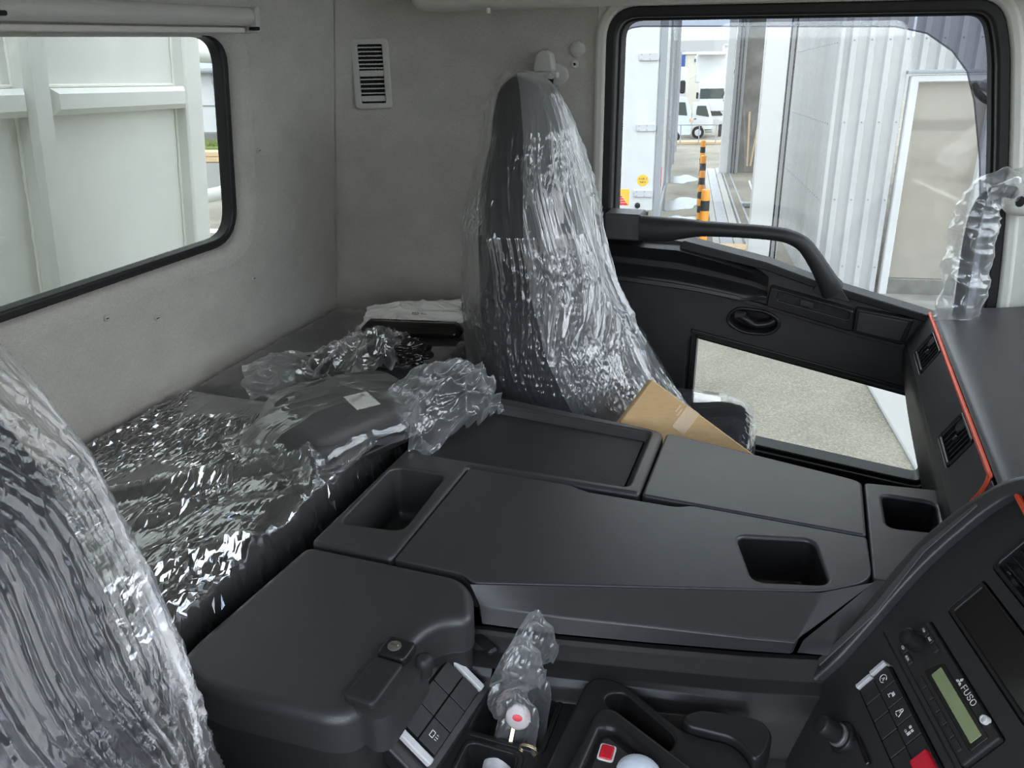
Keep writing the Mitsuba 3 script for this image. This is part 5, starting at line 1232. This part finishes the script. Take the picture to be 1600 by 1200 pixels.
db = thing('steel_body', 'white-painted welded steel truck body with posts and ribs behind the rear window', 'truck body')
opart(db, 'wall_plate', mapped(slab([(-1.0, -1.7), (3.10, -1.7), (3.10, 1.7), (-1.0, 1.7)], -0.06, -0.035, 0.002), bodywall), 'white_paint')
def chamfer(y0, y1, z0, z1, c=0.018):
    return mapped(slab([(y0, z0), (y1, z0), (y1, z1), (y0, z1)], -0.04, 0.03, c, n=1), bodywall)
for y0, y1 in ((2.185, 2.285), (1.26, 1.36), (0.34, 0.44)):
    opart(db, 'post', chamfer(y0, y1, -1.7, 1.7), 'white_paint', 20)
opart(db, 'corner_post', mapped(slab([(3.005, -1.7), (3.125, -1.7), (3.125, 1.7), (3.005, 1.7)], -0.10, 0.02, 0.014, n=3), bodywall), 'white_paint', 30)
for y0, y1 in ((2.288, 3.003), (1.363, 2.182), (0.443, 1.257)):
    for z0, z1 in ((-0.078, 0.004), (-1.0, -0.92)):
        opart(db, 'rib', chamfer(y0, y1, z0, z1), 'white_paint', 20)
    opart(db, 'weld_bead', mapped(tube([(y0, 0.010 + 0.001 * math.sin(37 * y0), -0.032), (y1, 0.010, -0.032)], 0.006, 6), bodywall), 'weld')
for y0 in (2.186, 2.284, 3.004, 1.361):
    b_ = np.linspace(-1.2, 1.0, 120); r_ = np.random.default_rng(int(y0 * 1000))
    opart(db, 'weld_bead', mapped(tube(np.column_stack([y0 + r_.normal(0, 0.0012, 120), b_, np.full(120, -0.031)]), 0.006 + np.abs(r_.normal(0, 0.0012, 120)), 6), bodywall), 'weld')
for z in (0.125, -0.455):
    gb = thing('guard_pipe', ('upper' if z > 0 else 'lower') + ' white guard pipe reaching out from the steel body past the window corner', 'pipe')
    oput(gb, mapped(tube([(3.08, z, -0.06), (4.6, z, -0.06)], 0.031, 14), bodywall), 'white_paint', 60)

# what shows past the corner of the steel body
wh = thing('gabled_hall', 'white hall with a grey roof edge and downpipe seen past the rear window corner', 'building')
opart(wh, 'wall', box((-15.0, 24.2, -0.45), (14.0, 8.0, 2.0), 0.03), 'van_white')
opart(wh, 'roof', mapped(slab(rpoly([(-23.0, 0.42), (-23.0, 0.60), (-12.0, 0.88), (-11.75, 0.60), (-9.0, 0.60), (-9.0, 0.42)], 0.02), 0.0, 8.4, 0.02), lambda p: np.stack([p[:, 0], 28.3 - p[:, 2], p[:, 1]], 1)), 'pale_blue')
opart(wh, 'gutter', tube([(-22, 19.88, 0.38), (-9, 19.88, 0.38)], 0.07, 10), 'steel_grey')
opart(wh, 'downpipe', tube(smooth_path([(-12.15, 20.05, 0.38), (-12.15, 20.02, 0.10), (-12.05, 20.02, -0.4), (-12.05, 20.02, -1.05)], 4), 0.055, 8), 'steel_grey')
opart(wh, 'sheet_joint', box((-12.0, 20.18, -0.47), (9.0, 0.03, 0.03), 0.005), 'steel_grey')
opart(wh, 'plinth', box((-15.0, 24.1, -1.30), (14.2, 8.0, 0.32), 0.03), 'dirty_board')
gs = thing('grass_verge', 'short strip of green grass at the foot of the white hall', 'grass', kind='stuff')
r_ = np.random.default_rng(4); n_ = 2600
bx, by = r_.uniform(-15, -9.5, n_), r_.uniform(19.0, 20.0, n_); h_ = r_.uniform(0.05, 0.16, n_); dx = r_.normal(0, 0.06, (n_, 2))
V = np.stack([np.stack([bx - 0.02, by, np.full(n_, GROUND + 1.02)], 1), np.stack([bx + 0.02, by, np.full(n_, GROUND + 1.02)], 1), np.stack([bx + dx[:, 0], by + dx[:, 1], GROUND + 1.02 + h_], 1)], 1).reshape(-1, 3)
oput(gs, join((V, np.arange(3 * n_).reshape(-1, 3)), box((-12.2, 19.5, GROUND + 0.51), (6.5, 1.0, 1.02), 0.02)), 'grass_green', False)
tp = thing('timber_stack', 'pale tan timber boards stacked before the grass verge', 'timber')
opart(tp, 'footing', box((-11.8, 17.6, GROUND + 0.39), (4.6, 0.5, 0.78), 0.02), 'concrete', label='pale concrete footing')
for k in range(2):
    opart(tp, 'board', box((-11.8, 17.6, GROUND + 0.85 + 0.125 * k), (4.5, 0.52, 0.12), 0.02), 'wood_tan')
ps = thing('parking_stripe', 'pale road stripe on the paving beyond the lower guard pipe', 'road marking')
oput(ps, box((-9.0, 13.0, GROUND + 0.004), (6.0, 0.35, 0.008), 0.002), 'road_paint')

# on the driver's side: what the glossy door pane mirrors
pt = thing('parked_lorry', 'white box lorry parked beyond the car, mirrored in the glossy shed door', 'lorry')
opart(pt, 'box_body', box((8.0, -6.3, 0.35), (9.0, 2.4, 3.1), 0.04), 'van_white')
opart(pt, 'chassis', box((8.0, -6.3, -1.45), (8.6, 1.0, 0.40), 0.03), 'deep_black')
for z in (-1.55, -1.85):
    opart(pt, 'side_guard', box((7.6, -5.15, z), (5.0, 0.05, 0.12), 0.01), 'silver_plastic')
for x in (4.6, 11.2):
    opart(pt, 'wheel', moved(lathe([(0.32, -0.13), (0.45, -0.11), (0.47, 0.0), (0.45, 0.11), (0.32, 0.13)], 24), (x, -5.35, GROUND + 0.47), rot((1, 0, 0), 90)), 'rubber')
car = thing('parked_car', 'small white car with a red stripe, mirrored in the glossy shed door', 'car')
CPR = rpoly([(6.15, -2.15), (6.25, -1.75), (6.55, -1.62), (7.05, -1.05), (7.6, -0.98), (8.6, -1.05), (9.3, -1.55), (10.1, -1.72), (10.25, -2.15)], 0.12)
opart(car, 'body', sideprism(CPR, -2.6, -1.0, 0.14), 'van_white', 50)
opart(car, 'side_window', sideprism(rpoly([(6.85, -1.62), (7.2, -1.14), (8.5, -1.16), (9.05, -1.60)], 0.06), -2.5, -0.985, 0.02), 'far_glass')
opart(car, 'stripe', sideprism(rpoly([(6.62, -2.12), (6.60, -1.66), (6.76, -1.60), (6.82, -2.12)], 0.03), -2.4, -0.985, 0.01), 'label_red', label='red door stripe')
for x in (6.85, 9.45):
    opart(car, 'wheel', moved(lathe([(0.20, -0.10), (0.29, -0.09), (0.31, 0.0), (0.29, 0.09), (0.20, 0.10)], 24), (x, -1.05, GROUND + 0.31), rot((1, 0, 0), 90)), 'rubber')
ln = thing('bay_line', 'white parking bay line before the car, mirrored in the glossy shed door', 'road marking')
oput(ln, box((5.55, 0.4, GROUND + 0.004), (0.14, 4.5, 0.008), 0.002), 'road_paint')
